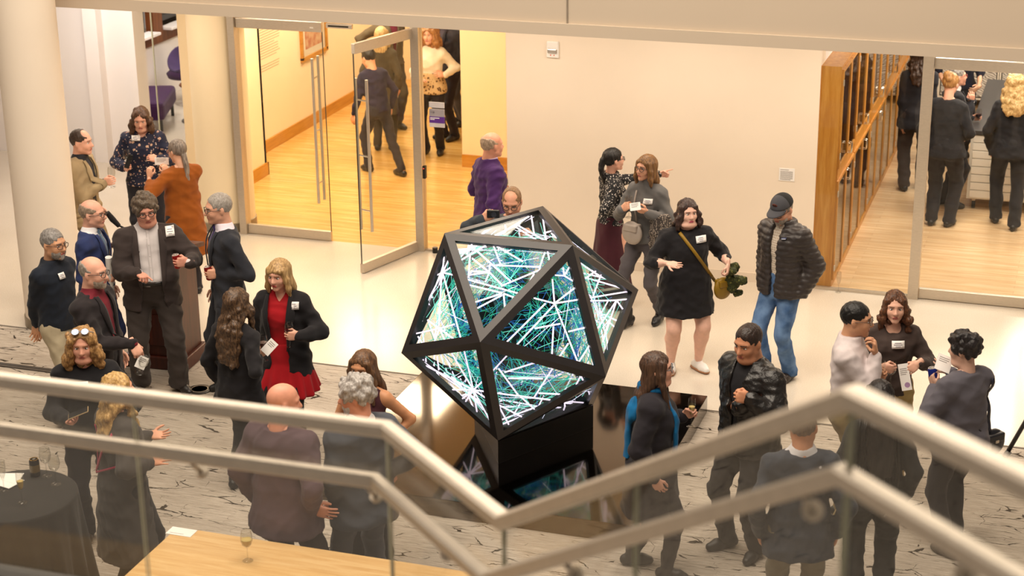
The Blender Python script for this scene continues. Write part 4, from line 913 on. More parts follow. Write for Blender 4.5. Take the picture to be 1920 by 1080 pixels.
def plaid():
    m, N, L, b = node_mat('plaid_shirt'); src = lin('#d9ccb4')
    for ax, sc, c in ((0, 34, '#8a4a40'), (2, 30, '#6a4a44'), (0, 17, '#efe6d6'), (2, 15, '#efe6d6')):
        w = N.new('ShaderNodeTexWave'); w.bands_direction = 'XYZ'[ax]; w.inputs['Scale'].default_value = sc; L.new(mapped(N, L, (1, 1, 1)), w.inputs['Vector'])
        src = mixc(N, L, ramp(N, L, w.outputs['Fac'], [(.78, (0, 0, 0, 1)), (.84, (.75, .75, .75, 1))]), src, lin(c))
    L.new(src, b.inputs['Base Color']); b.inputs['Roughness'].default_value = .85; return m
M_PLAID = plaid()
M_DENIM = mat('denim', '#3f5c86', rough=.85, col2='#6d8bb3', vscale=7, bump=.3, bscale=260, spec=.2)
M_LEATHER = mat('black_leather', '#151211', rough=.34, var=.2, vscale=14, bump=.35, bscale=70, spec=.55)
M_PUFFER = mat('quilted_nylon', '#37312f', rough=.42, var=.12, vscale=10, bump=.1, bscale=60, spec=.4)
M_TWEED = pattern('houndstooth_coat', '#3b3431', [('#b3a596', 70, .34)], 1, 1, rnd=.35)

# ------------------------------------------------------------------ guests: place, turn, build, pose and clothes of each
GUESTS = [
  dict(key='tan', label='person in a tan blazer holding an empty wine glass beside the round column', x=-9.472, y=14.714, rz=-1.454, H=1.74, R={'f': (0.18, 0.96, 0.21), 'pose': 'grip', 'w': (0.023, 0.237, 1.219), 'n': (-0.96, 0.18, 0.0)}, hair=('receding', '#3a2b22'), skin_c='#e2ab93', top={'kind': 'jacket', 'color': '#a28e6d', 'open': 0.03, 'vz': 0.62, 'hem': 0.45, 'pocket': 1}, under={'color': '#1d1c22', 'closed': 1}, bottom={'color': '#8f7d5e'}, head=(0, 0), beard=None, tags=[(-0.1, 1.33, 0.06, 0.05)], shoes='#3a2a1c'),
  dict(key='floral', label='person in a navy floral blouse looking down at a phone', x=-9.471, y=15.927, rz=-2.728, H=1.69, sex='f', g=1.18, R={'f': (-0.89, 0.4, 0.22), 'n': (0.08, 0.9, 0.35), 'pose': 'grip', 'w': (0.195, 0.23, 1.094)}, L={'f': (0.91, 0.25, 0.33), 'n': (0.13, -0.81, -0.5), 'pose': 'pinch', 'w': (-0.178, 0.292, 1.183)}, head=(0, 16), hair=('wavy', '#3f2a1d', '#5d3f2b', 0.2, 0.066), skin_c='#e2ab93', top={'kind': 'blouse', 'mat': M_FLORAL, 'hem': 0.475, 'ease': 0.02, 'amp': 0.006, 'scoop': 0.035, 'scoopz': 0.045}, bottom={'color': '#17161a'}, tags=[(0.06, 1.37, 0.09, 0.05)], lips='#b5655f'),
  dict(key='rust', label='person in a long rust cardigan raising a card, seen from behind', x=-8.541, y=15.026, rz=0.937, H=1.62, sex='f', g=1.12, away=True, R={'f': (-0.17, 0.37, 0.91), 'n': (-0.23, 0.89, 0.0), 'pose': 'grip', 'w': (-0.067, 0.175, 1.252)}, L={'f': (0.14, 0.02, 0.99), 'n': (0.87, 0.37, 0.1), 'pose': 'grip', 'w': (-0.286, 0.118, 1.266)}, head=(-14, 8), hair=('braid', '#5c5048', '#8d8176', 0.3), glasses='#c58c6a', skin_c='#dba98c', top={'kind': 'coat', 'color': '#6b3605', 'hem': 0.27, 'flare': 0.035, 'ease': 0.018, 'amp': 0.006, 'front': False, 'wend': 0.35}, bottom={'color': '#1c1a1c'}),
  dict(key='navysuit', label='person in a bright navy suit and glasses holding a rolled white paper', x=-8.158, y=12.728, rz=-1.384, H=1.71, R={'f': (0.25, 0.53, 0.81), 'n': (-0.17, -0.93, 0.2), 'pose': 'grip', 'w': (0.073, 0.169, 0.981)}, head=(0, 0), hair=('balding', '#8d7a68'), glasses='#2a2220', skin_c='#e2ab93', top={'kind': 'jacket', 'color': '#1d2648', 'open': 0.012, 'vz': 0.62}, under={'color': '#e9e7ea'}, tie='#5d7894', bottom={'color': '#1d2648'}),
  dict(key='navysweater', label='person in a navy sweater and khakis with hands clasped behind the back', x=-7.992, y=11.863, rz=-1.733, H=1.73, R={'f': (0.06, -0.33, -0.94), 'pose': 'relaxed', 'pole': (0.8, -0.6, 0), 'w': (0.034, -0.218, 0.844)}, L={'f': (0.1, -0.19, -0.98), 'pose': 'relaxed', 'pole': (-0.8, -0.5, 0), 'w': (0.09, -0.212, 0.832)}, head=(2, 0), hair=('short', '#6b6561', '#94908c'), beard='#97908a', glasses='#3b2018', skin_c='#cf9a76', top={'kind': 'sweater', 'color': '#11161f', 'hem': 0.475, 'ease': 0.02, 'collar': 0.012}, bottom={'color': '#b3a68b'}, tags=[(0.05, 1.36, 0.06, 0.05)], shoes='#3b2c20'),
  dict(key='darkblazer', label='person in a black blazer over a maroon shirt holding a glass and a card low', x=-7.271, y=11.280, rz=-1.559, H=1.75, g=1.12, belly=0.03, R={'f': (0.16, 0.56, -0.81), 'n': (-0.61, -0.72, -0.1), 'pose': 'grip', 'w': (0.085, 0.371, 1.101)}, head=(0, 0), hair=('fringe', '#8d857c'), glasses='#1d1a1a', beard='#a89a8c', skin_c='#e2ab93', top={'kind': 'jacket', 'color': '#1c181a', 'open': 0.02, 'vz': 0.62, 'hem': 0.44}, under={'color': '#5c1620', 'closed': 1}, bottom={'color': '#1c1a1d'}),
  dict(key='bigman', label='person in an open dark brown suit and pale shirt gesturing, red can in hand', x=-7.630, y=12.771, rz=-2.571, H=1.8, g=1.27, belly=0.05, R={'f': (-0.44, 0.88, -0.16), 'n': (-0.05, 0.22, -0.9), 'pose': 'point', 'w': (0.111, 0.347, 1.21)}, L={'f': (0.92, 0.33, 0.22), 'pose': 'grip', 'w': (-0.308, 0.406, 1.281), 'n': (0.33, -0.92, 0.0)}, head=(-4, 10, 6), hair=('short_curly', '#4c4035', '#6b5c4c'), glasses='#1a1516', skin_c='#d99a84', top={'kind': 'jacket', 'color': '#2b2422', 'open': 0.085, 'vz': 0.56, 'vw': 0.05, 'hem': 0.44, 'cutaway': 0.16, 'ease': 0.022, 'amp': 0.007, 'pocket': 0}, under={'color': '#c9c3c3', 'buttons': 1, 'belt': 1}, bottom={'color': '#2b2523', 'amp': 0.008, 'ease': 0.02, 'hem': 0.036}, feet=[(0.16, 0.0, 22), (-0.17, 0.12, -28)], tags=[(-0.19, 1.47, 0.075, 0.075)], shoes='#1d1613'),
  dict(key='graysuit', label='person in a charcoal suit and purple tie in profile holding a red can', x=-6.932, y=12.847, rz=2.281, H=1.84, L={'f': (0.13, 0.99, 0.05), 'pose': 'grip', 'w': (-0.099, 0.078, 1.161), 'n': (0.99, -0.13, 0.0)}, head=(0, 2), hair=('short', '#8a827a', '#a59e96', 0.25, 0.068), glasses='#4a4038', skin_c='#dda68a', top={'kind': 'jacket', 'color': '#1f2026', 'open': 0.012, 'vz': 0.6, 'hem': 0.44, 'button': 1}, under={'color': '#e4dbe6'}, tie='#2a1f4e', bottom={'color': '#1c1d22'}, feet=[(0.1, 0.02, 10), (-0.1, 0.0, -10)]),
  dict(key='longhair', label='person in a black jacket holding a glass and card, seen from behind', x=-5.982, y=11.171, rz=-0.232, H=1.65, sex='f', g=1.05, away=True, R={'f': (0.5, 0.6, 0.62), 'n': (-0.77, 0.11, 0.2), 'pose': 'grip', 'w': (0.145, 0.068, 1.112)}, head=(0, 0), hair=('wavy', '#32231a', '#6b5139', 0.36), skin_c='#dba98c', top={'kind': 'jacket', 'color': '#131214', 'hem': 0.43, 'front': False, 'flare': 0.02}, bottom={'color': '#141316'}),
  dict(key='red', label='person in a red dress and black blazer holding a glass of red wine', x=-5.922, y=11.851, rz=-3.025, H=1.68, sex='f', g=1.12, L={'f': (0.85, 0.52, 0.11), 'pose': 'grip', 'w': (-0.208, 0.237, 1.139), 'n': (0.52, -0.85, 0.0)}, head=(12, 4), hair=('bob', '#8f6f45', '#c7a370', 0.1, 0.06, 'bangs'), skin_c='#e2ab93', top={'kind': 'jacket', 'color': '#131214', 'open': 0.065, 'vz': 0.57, 'vw': 0.05, 'hem': 0.43, 'ease': 0.02, 'cutaway': 0.1, 'lapel': True}, under={'color': '#820912', 'vneck': 0.8}, bottom={'kind': 'skirt', 'color': '#820912', 'hem': 0.335, 'flare': (0.155, 0.14), 'pleats': 16, 'tights': '#141316', 'boot': 0.2}, tags=[(-0.12, 1.33, 0.095, 0.06)], shoes='#161415', heel=0.03, lips='#c04a4a'),
  dict(key='curly', label='person in a black top with glasses pushed up on the head, reading a phone', x=-6.645, y=10.128, rz=-2.641, H=1.66, sex='f', g=1.2, R={'f': (-0.75, 0.65, 0.11), 'n': (-0.03, 0.41, 0.75), 'pose': 'grip', 'w': (0.138, 0.282, 1.077)}, L={'f': (0.93, 0.17, 0.33), 'pose': 'relaxed', 'w': (-0.302, 0.292, 1.103)}, head=(4, 2), hair=('curly', '#7d5a33', '#b98f5a', 0.12, 0.08), skin_c='#dfa38b', top={'kind': 'sweater', 'color': '#121113', 'hem': 0.46, 'ease': 0.02, 'scoop': 0.04, 'scoopz': 0.03}, bottom={'color': '#171518'}, tags=[(0.03, 1.27, 0.1, 0.06)]),
  dict(key='blonde', label='person in a dark coat with a pink strap gesturing with both hands', x=-5.977, y=9.433, rz=-0.581, H=1.66, sex='f', g=1.15, away=True, R={'f': (0.61, 0.78, 0.16), 'n': (-0.61, 0.35, -0.6), 'pose': 'flat', 'w': (0.205, 0.1, 1.066)}, L={'f': (0.69, 0.72, 0.1), 'n': (0.32, -0.25, 0.8), 'pose': 'spread', 'w': (-0.116, 0.271, 1.091)}, head=(10, -4), hair=('wavy', '#9a7642', '#d3ad70', 0.26, 0.06), skin_c='#dda080', top={'kind': 'coat', 'color': '#35312e', 'hem': 0.2, 'flare': 0.05, 'ease': 0.02, 'front': False}, bottom={'color': '#1a181a'}),
  dict(key='bald', label='person in an aubergine jacket reaching out to shake hands, seen from behind', x=-4.757, y=9.405, rz=-0.163, H=1.74, g=1.2, belly=0.02, away=True, R={'f': (0.9, 0.36, -0.25), 'n': (-0.53, 0.79, 0.1), 'pose': 'flat', 'w': (0.214, -0.014, 0.918)}, head=(42, 6), hair=('none', '#a08070'), skin_c='#d99a80', top={'kind': 'jacket', 'color': '#46373c', 'hem': 0.42, 'front': False, 'flare': 0.035, 'ease': 0.022, 'amp': 0.006}, bottom={'color': '#2b2628'}, feet=[(0.13, 0.02, 10), (-0.13, -0.02, -10)]),
  dict(key='grayhair', label='person in a grey suit shaking hands, seen from behind', x=-4.324, y=9.673, rz=0.885, H=1.73, g=1.12, away=True, L={'f': (-0.66, 0.54, -0.53), 'n': (0.73, 0.6, 0.2), 'pose': 'flat', 'w': (-0.178, 0.055, 0.847)}, R={'f': (0.29, 0.07, -0.95), 'pose': 'grip', 'w': (0.189, -0.019, 1.031), 'n': (-0.07, 0.29, 0.0)}, head=(-52, 8), hair=('short_curly', '#8c8681', '#bcb7b2', 0.25, 0.066), beard='#cfc7c0', skin_c='#d9987c', top={'kind': 'jacket', 'color': '#3b3d44', 'hem': 0.42, 'front': False, 'flare': 0.025, 'ease': 0.02, 'amp': 0.006}, under={'color': '#e0dcdc'}, bottom={'color': '#3a3b41'}, feet=[(0.12, 0.02, 10), (-0.12, -0.02, -10)]),
  dict(key='maroon', label='person in a sleeveless maroon top behind the grey suit', x=-4.578, y=10.364, rz=-3.130, H=1.64, sex='f', R={'f': (-0.32, 0.56, -0.76), 'pose': 'relaxed', 'bare': True, 'w': (0.121, 0.199, 1.06)}, L={'f': (0.11, 0.4, -0.91), 'pose': 'relaxed', 'bare': True, 'w': (-0.149, 0.03, 0.972)}, head=(6, 4), hair=('long', '#4a3322', '#755234', 0.2, 0.06), skin_c='#cf946c', top={'kind': 'tank', 'color': '#35191f', 'hem': 0.48, 'ease': 0.01}, bottom={'color': '#1b181b'}),
  dict(key='purple', label='person in a purple sweater and white collar holding red wine by the gallery', x=-5.495, y=15.620, rz=-0.861, H=1.77, g=1.08, away=False, L={'f': (0.46, 0.48, 0.74), 'pose': 'grip', 'w': (-0.183, 0.185, 1.094), 'n': (0.48, -0.46, 0.0)}, head=(-8, -2), hair=('fringe', '#a8917a'), skin_c='#df9d80', top={'kind': 'sweater', 'color': '#331945', 'hem': 0.5, 'ease': 0.024, 'collar': 0.02}, under={'color': '#c9b8d8'}, bottom={'color': '#33303a'}),
  dict(key='photographer', label='person in a dark sweater and black glasses raising a small camera', x=-4.798, y=14.240, rz=-2.868, H=1.72, lean=(0, 0.1), R={'f': (-0.85, 0.2, 0.48), 'n': (-0.15, -0.91, -0.2), 'pose': 'grip', 'w': (0.245, 0.415, 1.511)}, L={'f': (0.87, 0.3, 0.38), 'pose': 'grip', 'w': (-0.19, 0.372, 1.334), 'n': (0.3, -0.87, 0.0)}, head=(6, 16), hair=('receding', '#7a5a3c', '#93704e'), glasses='#151314', skin_c='#dda184', top={'kind': 'sweater', 'color': '#2b3036', 'hem': 0.5, 'ease': 0.02}, bottom={'color': '#2a2a30'}),
  dict(key='pony', label='person in a speckled black blouse and maroon skirt pointing along the wall', x=-4.355, y=15.902, rz=-0.983, H=1.63, sex='f', L={'f': (0.25, 0.95, 0.2), 'pose': 'point', 'pole': (0, -0.3, -1), 'w': (0.022, 0.547, 1.325)}, R={'f': (0.45, 0.75, 0.48), 'pose': 'relaxed', 'w': (0.113, 0.027, 1.037)}, head=(-8, -6), hair=('ponytail', '#17120f', None, 0.3), glasses='#161314', skin_c='#e2ab93', top={'kind': 'blouse', 'mat': M_SPECKLE, 'hem': 0.52, 'ease': 0.016, 'collar': 0.01}, bottom={'kind': 'skirt', 'color': '#35141c', 'hem': 0.14, 'flare': (0.13, 0.13), 'pleats': 9, 'boot': 0.14}, shoes='#141214'),
  dict(key='turtleneck', label='person in a grey turtleneck with a shoulder bag and a coat over the arm', x=-3.909, y=15.553, rz=2.805, H=1.69, sex='f', g=1.05, R={'f': (-0.79, -0.1, 0.61), 'n': (-0.1, -0.84, -0.2), 'pose': 'grip', 'w': (0.093, 0.288, 1.209)}, L={'f': (0.57, 0.73, 0.39), 'n': (0.21, -0.6, 0.5), 'pose': 'pinch', 'w': (-0.131, 0.194, 1.198)}, head=(10, -4), hair=('bob', '#5b3d24', '#8d6538', 0.09, 0.058), glasses='#1b2026', skin_c='#dda486', top={'kind': 'turtle', 'color': '#4d4b4a', 'hem': 0.485, 'ease': 0.016}, bottom={'color': '#3e3a3c', 'hem': 0.02, 'ease': 0.008, 'boot': 0.05}, tags=[(-0.09, 1.28, 0.08, 0.05)], shoes='#141214', heel=0.03, feet=[(0.09, 0.16, 9), (-0.09, -0.12, -9)]),
  dict(key='dress', label='person in a black dress and white sneakers with a mustard bag strap', x=-3.291, y=14.536, rz=-2.641, H=1.61, sex='f', g=1.42, belly=0.015, R={'f': (-0.74, 0.67, -0.05), 'n': (0.19, 0.48, 0.75), 'pose': 'spread', 'w': (0.24, 0.263, 1.121)}, L={'f': (0.19, 0.42, -0.89), 'pose': 'grip', 'w': (-0.331, 0.187, 1.042), 'n': (0.42, -0.19, 0.0)}, head=(-6, -4), hair=('wavy', '#2a1a15', '#46302a', 0.07, 0.064), skin_c='#e6b7a2', top={'kind': 'dress', 'color': '#131214', 'hem': 0.35, 'skirt': (0.118, 0.105), 'ease': 0.012, 'wend': 0.45, 'turtle': 0}, bottom={'kind': 'none', 'sole': '#9a6b48'}, tags=[(-0.1, 1.27, 0.1, 0.055)], shoes='#e9e6e2', feet=[(0.12, 0.0, 14), (-0.13, 0.02, -20)], lips='#c2526a'),
  dict(key='cap', label='person in a grey baseball cap, quilted jacket and jeans looking down', x=-2.439, y=14.582, rz=2.630, H=1.72, R={'f': (-0.29, -0.16, -0.94), 'pose': 'relaxed', 'hide': True, 'w': (0.121, 0.093, 0.88)}, L={'f': (0.27, 0.46, -0.84), 'pose': 'relaxed', 'hide': True, 'w': (-0.199, -0.023, 0.869)}, head=(-6, 18), hair=('short', '#6f665c', '#938a80'), beard='#a59c92', glasses='#2a2624', skin_c='#d99f84', top={'kind': 'puffer', 'mat': M_PUFFER, 'open': 0.03, 'vz': 0.55, 'vw': 0.03, 'hem': 0.475, 'ease': 0.036, 'collar': 0.03, 'cutaway': 0.06}, under={'mat': M_PLAID, 'color': '#d8cdb8'}, bottom={'mat': M_DENIM, 'color': '#48648c', 'ease': 0.016, 'hem': 0.032}, shoes='#2c2420', g=1.04, feet=[(0.09, 0.08, 9), (-0.09, -0.05, -9)]),
  dict(key='scarf', label='person in a black coat and blue scarf holding a champagne flute', x=-2.656, y=10.824, rz=-1.384, H=1.67, sex='f', g=1.34, L={'f': (-0.01, 0.86, 0.51), 'pose': 'grip', 'w': (-0.158, 0.199, 1.135), 'n': (0.86, 0.01, 0.0)}, head=(-4, -4), hair=('long', '#33231a', '#5a4030', 0.25, 0.06), glasses='#3e4c5c', skin_c='#dea890', top={'kind': 'coat', 'color': '#17151a', 'hem': 0.3, 'flare': 0.03, 'ease': 0.018, 'front': False}, bottom={'color': '#1d1b1f', 'hem': 0.02, 'ease': 0.006, 'boot': 0.1}, shoes='#151315', feet=[(0.09, 0.12, 9), (-0.09, -0.14, -9)]),
  dict(key='leather', label='person in a black leather jacket with folded arms', x=-2.083, y=11.318, rz=2.560, H=1.76, g=1.22, R={'f': (-0.5, -0.84, 0.18), 'n': (0.89, -0.32, -0.3), 'pose': 'flat', 'pole': (0.6, -0.3, -0.8), 'w': (-0.129, 0.207, 1.243)}, L={'f': (0.49, 0.83, 0.26), 'n': (0.59, -0.71, -0.3), 'pose': 'fist', 'pole': (-0.6, -0.2, -0.8), 'w': (-0.205, 0.21, 1.321)}, head=(-8, 10), hair=('short', '#1e1512', '#36261e', 0.25, 0.06), skin_c='#c98d6c', top={'kind': 'leather', 'mat': M_LEATHER, 'open': 0.02, 'vz': 0.62, 'hem': 0.46, 'ease': 0.028, 'collar': 0.02, 'lapel': False}, under={'color': '#111013', 'closed': 1}, bottom={'color': '#1b191b'}, feet=[(0.12, 0.05, 16), (-0.12, 0.0, -16)]),
  dict(key='greyback', label='person in a slate blazer and pale trousers, seen from behind through the railing glass', x=-1.506, y=10.027, rz=0.256, H=1.73, away=True, g=1.06, head=(14, 2), hair=('fringe', '#7c6a5c'), skin_c='#d09878', top={'kind': 'jacket', 'color': '#2c3038', 'hem': 0.43, 'front': False, 'flare': 0.02}, under={'color': '#d8d6da'}, bottom={'color': '#77705f'}),
  dict(key='whiteshirt', label='person in a white shirt and khakis raising a bite to the mouth', x=-1.494, y=11.990, rz=-1.559, H=1.74, R={'f': (0.15, -0.12, 0.98), 'n': (0.09, -0.92, 0.1), 'pose': 'pinch', 'pole': (0.4, -0.2, -1), 'w': (0.078, 0.187, 1.395)}, L={'f': (-0.3, 0.92, 0.24), 'pose': 'grip', 'w': (-0.251, 0.125, 1.087), 'n': (0.92, 0.3, 0.0)}, head=(-2, 2), hair=('short', '#0f0d0d', None, 0.25, 0.05), glasses='#5a4a40', skin_c='#cf9a78', top={'kind': 'shirt', 'color': '#cfc4c4', 'hem': 0.555, 'ease': 0.02, 'amp': 0.004, 'collar': 0.02, 'wend': 0.1}, bottom={'color': '#8f7d58', 'amp': 0.008, 'ease': 0.018}),
  dict(key='brownsweater', label='person in a brown cowl sweater holding a wine glass and a printed card', x=-1.269, y=12.650, rz=-2.885, H=1.62, sex='f', g=1.06, R={'f': (-0.96, 0.26, -0.11), 'pose': 'grip', 'w': (0.105, 0.253, 1.111), 'n': (-0.26, -0.96, 0.0)}, L={'f': (0.77, 0.43, -0.48), 'n': (0.16, -0.79, -0.4), 'pose': 'pinch', 'w': (-0.166, 0.231, 1.137)}, head=(4, -4), hair=('wavy', '#3e2415', '#6d4328', 0.1, 0.064), skin_c='#e0ae96', top={'kind': 'sweater', 'color': '#332926', 'hem': 0.49, 'ease': 0.016, 'scoop': 0.055, 'scoopz': 0.05, 'wend': 0.12}, bottom={'color': '#a58d5c'}, tags=[(-0.025, 1.24, 0.095, 0.055)]),
  dict(key='cardigan', label='person in a grey cardigan with a navy bag strap holding a blue can', x=-0.670, y=11.793, rz=0.850, H=1.66, sex='f', g=1.22, away=True, L={'f': (-0.08, 0.46, 0.89), 'n': (0.76, -0.09, 0.2), 'pose': 'grip', 'w': (-0.141, 0.143, 1.248)}, R={'f': (-0.55, 0.45, 0.7), 'n': (0.14, 0.84, 0.2), 'pose': 'relaxed', 'w': (0.12, 0.267, 1.258)}, head=(-24, 4), hair=('short_curly', '#120f10', '#2a2425'), skin_c='#c9a08c', top={'kind': 'cardigan', 'color': '#46444a', 'hem': 0.47, 'front': False, 'ease': 0.016}, bottom={'color': '#1d1b1e', 'hem': 0.022, 'ease': 0.01}, feet=[(0.1, 0.05, 9), (-0.1, -0.08, -9)]),
  dict(key='braids', label='person in a black jacket and lettered track trousers behind the rail post', x=-1.137, y=10.814, rz=0.187, H=1.64, sex='f', g=1.06, away=True, head=(-8, 4), hair=('long', '#100d0d', '#221a18', 0.42), skin_c='#5f3d2b', top={'kind': 'jacket', 'color': '#1a1a1a', 'hem': 0.46, 'front': False, 'flare': 0.02}, bottom={'color': '#18191a', 'ease': 0.022}, shoes='#2a2a2a'),
  dict(key='gsuit', label='person in a grey suit standing inside the gallery doorway', x=-9.050, y=21.750, rz=-2.205, H=1.8, head=(-10, 2), hair=('short', '#6b3f22'), beard='#7a4a2a', skin_c='#e2ab93', top={'kind': 'jacket', 'color': '#4b4436', 'open': 0.02, 'vz': 0.62}, under={'color': '#5a2330', 'closed': 1}, bottom={'color': '#3c372d'}, R={'f': (-0.03, 0.15, -0.99), 'w': (0.298, -0.096, 1.021)}, L={'f': (0.12, 0.18, -0.98), 'pose': 'relaxed', 'w': (0.005, 0.098, 1.016)}, group='guests inside the gallery', res=0.018),
  dict(key='gblonde', label='person in a long dark coat in the gallery behind the open glass door', x=-8.750, y=20.750, rz=0.152, H=1.62, sex='f', away=True, hair=('long', '#a98a5c', '#d8c08f', 0.12), skin_c='#e2ab93', top={'kind': 'coat', 'color': '#3b3428', 'hem': 0.3, 'front': False}, bottom={'color': '#2c2822'}, group='guests inside the gallery', res=0.018),
  dict(key='gwalker', label='person in navy striding away behind the open glass door', x=-8.400, y=19.750, rz=1.024, H=1.55, away=True, lean=(0, 0.1), head=(0, 20), hair=('short', '#171312'), skin_c='#d9a080', top={'kind': 'sweater', 'color': '#1d1a2b', 'hem': 0.47}, bottom={'color': '#211f24'}, feet=[(0.09, -0.34, 0), (-0.09, 0.12, 0)], L={'f': (-0.08, 0.07, -0.99), 'w': (-0.237, 0.199, 0.729)}, group='guests inside the gallery', res=0.018),
  dict(key='gleopard', label='person in a white top with a leopard-print layer inside the gallery', x=-8.070, y=20.750, rz=-3.077, H=1.68, sex='f', head=(10, -3), hair=('curly', '#8a5a30', '#b5834f', 0.06, 0.064), skin_c='#e2ab93', top={'kind': 'blouse', 'color': '#efe4d2', 'hem': 0.6, 'ease': 0.016}, bottom={'color': '#181517'}, R={'f': (-0.95, 0.27, 0.17), 'pose': 'relaxed', 'w': (0.137, 0.204, 1.008)}, L={'f': (0.69, 0.71, 0.17), 'pose': 'relaxed', 'w': (-0.209, 0.112, 1.074)}, group='guests inside the gallery', res=0.018),
  dict(key='gdark', label='person in a dark suit behind the leopard-print layer', x=-8.120, y=21.500, rz=2.595, H=1.8, hair=('short', '#3b2c22'), skin_c='#e2ab93', top={'kind': 'jacket', 'color': '#1f1c24', 'open': 0.015, 'vz': 0.62}, under={'color': '#2d2834', 'closed': 1}, bottom={'color': '#1d1b22'}, L={'f': (0.07, 0.08, -0.99), 'w': (-0.036, 0.035, 1.315)}, group='guests inside the gallery', res=0.018),
  dict(key='gbrown', label='person in a camel coat at the edge of the gallery opening', x=-8.200, y=22.250, rz=2.071, H=1.72, hair=('short', '#4a3626'), skin_c='#e2ab93', top={'kind': 'coat', 'color': '#a98352', 'hem': 0.42}, bottom={'color': '#3b3a42'}, group='guests inside the gallery', res=0.018),
  dict(key='rlong', label='person in a black blazer and brown trousers by the oak cabinets', x=-1.980, y=20.850, rz=0.187, H=1.74, sex='f', g=1.1, away=True, hair=('wavy', '#2b1d16', '#4a3428', 0.22), skin_c='#e2ab93', top={'kind': 'jacket', 'color': '#17161a', 'hem': 0.44, 'front': False, 'flare': 0.02}, bottom={'color': '#2b2320', 'ease': 0.02}, R={'f': (0.11, 0.02, -0.99), 'w': (0.113, 0.016, 0.764)}, L={'f': (0.02, -0.11, -0.99), 'hide': False, 'w': (-0.166, -0.015, 0.735)}, feet=[(0.1, 0.05, 9), (-0.1, -0.05, -9)], group='guests inside the study room', res=0.016),
  dict(key='rbun', label='person in a black shirt and trousers at the corner of the flat-file cabinet', x=-1.520, y=19.500, rz=-0.197, H=1.74, sex='f', g=1.1, away=True, head=(10, 4), hair=('bun', '#8d5f33', '#b98a52'), skin_c='#e2ab93', top={'kind': 'jacket', 'color': '#151417', 'hem': 0.47, 'front': False, 'flare': 0.02}, bottom={'color': '#1b191c', 'ease': 0.02}, R={'f': (0.41, 0.52, 0.74), 'pose': 'grip', 'w': (0.177, 0.139, 1.008), 'n': (-0.52, 0.41, 0.0)}, group='guests inside the study room', res=0.016),
  dict(key='rgrey', label='person in a dark blazer drinking at the flat-file cabinet', x=-1.520, y=20.250, rz=-1.070, H=1.66, sex='f', head=(0, -8), hair=('short', '#6d6662', '#9a948f'), glasses='#8a3b30', skin_c='#e0a58c', top={'kind': 'jacket', 'color': '#16151a', 'open': 0.02, 'vz': 0.64}, under={'color': '#d8d4d6'}, bottom={'color': '#1b191c'}, R={'f': (0.09, -0.13, 0.99), 'pose': 'pinch', 'pole': (0.3, -0.2, -1), 'w': (0.074, 0.182, 1.25)}, L={'f': (0.17, 0.98, 0.12), 'pose': 'grip', 'w': (-0.15, 0.3, 1.001), 'n': (0.98, -0.17, 0.0)}, group='guests inside the study room', res=0.016),
  dict(key='rtee', label='person in a black t-shirt standing across the black worktop', x=-1.620, y=22.500, rz=-2.815, H=1.76, sex='f', hair=('short', '#3a2a20'), skin_c='#e2b090', top={'kind': 'tee', 'color': '#141420', 'hem': 0.5, 'wend': 0.62}, bottom={'color': '#1b191c'}, L={'f': (0.74, 0.62, -0.25), 'w': (-0.157, 0.253, 0.954)}, R={'f': (-0.36, 0.6, -0.72), 'w': (0.253, 0.155, 0.99)}, group='guests inside the study room', res=0.016),
  dict(key='rcurls', label='person in black with one heel raised at the edge of the worktop', x=-0.835, y=19.757, rz=0.064, H=1.72, sex='f', g=1.1, away=True, hair=('curly', '#b08a52', '#e0c08a', 0.2), skin_c='#e2ab93', top={'kind': 'jacket', 'color': '#161518', 'hem': 0.46, 'front': False, 'flare': 0.02}, bottom={'color': '#19181b', 'ease': 0.018}, feet=[(0.1, -0.2, 9), (-0.1, 0.05, -9)], group='guests inside the study room', res=0.016),
]

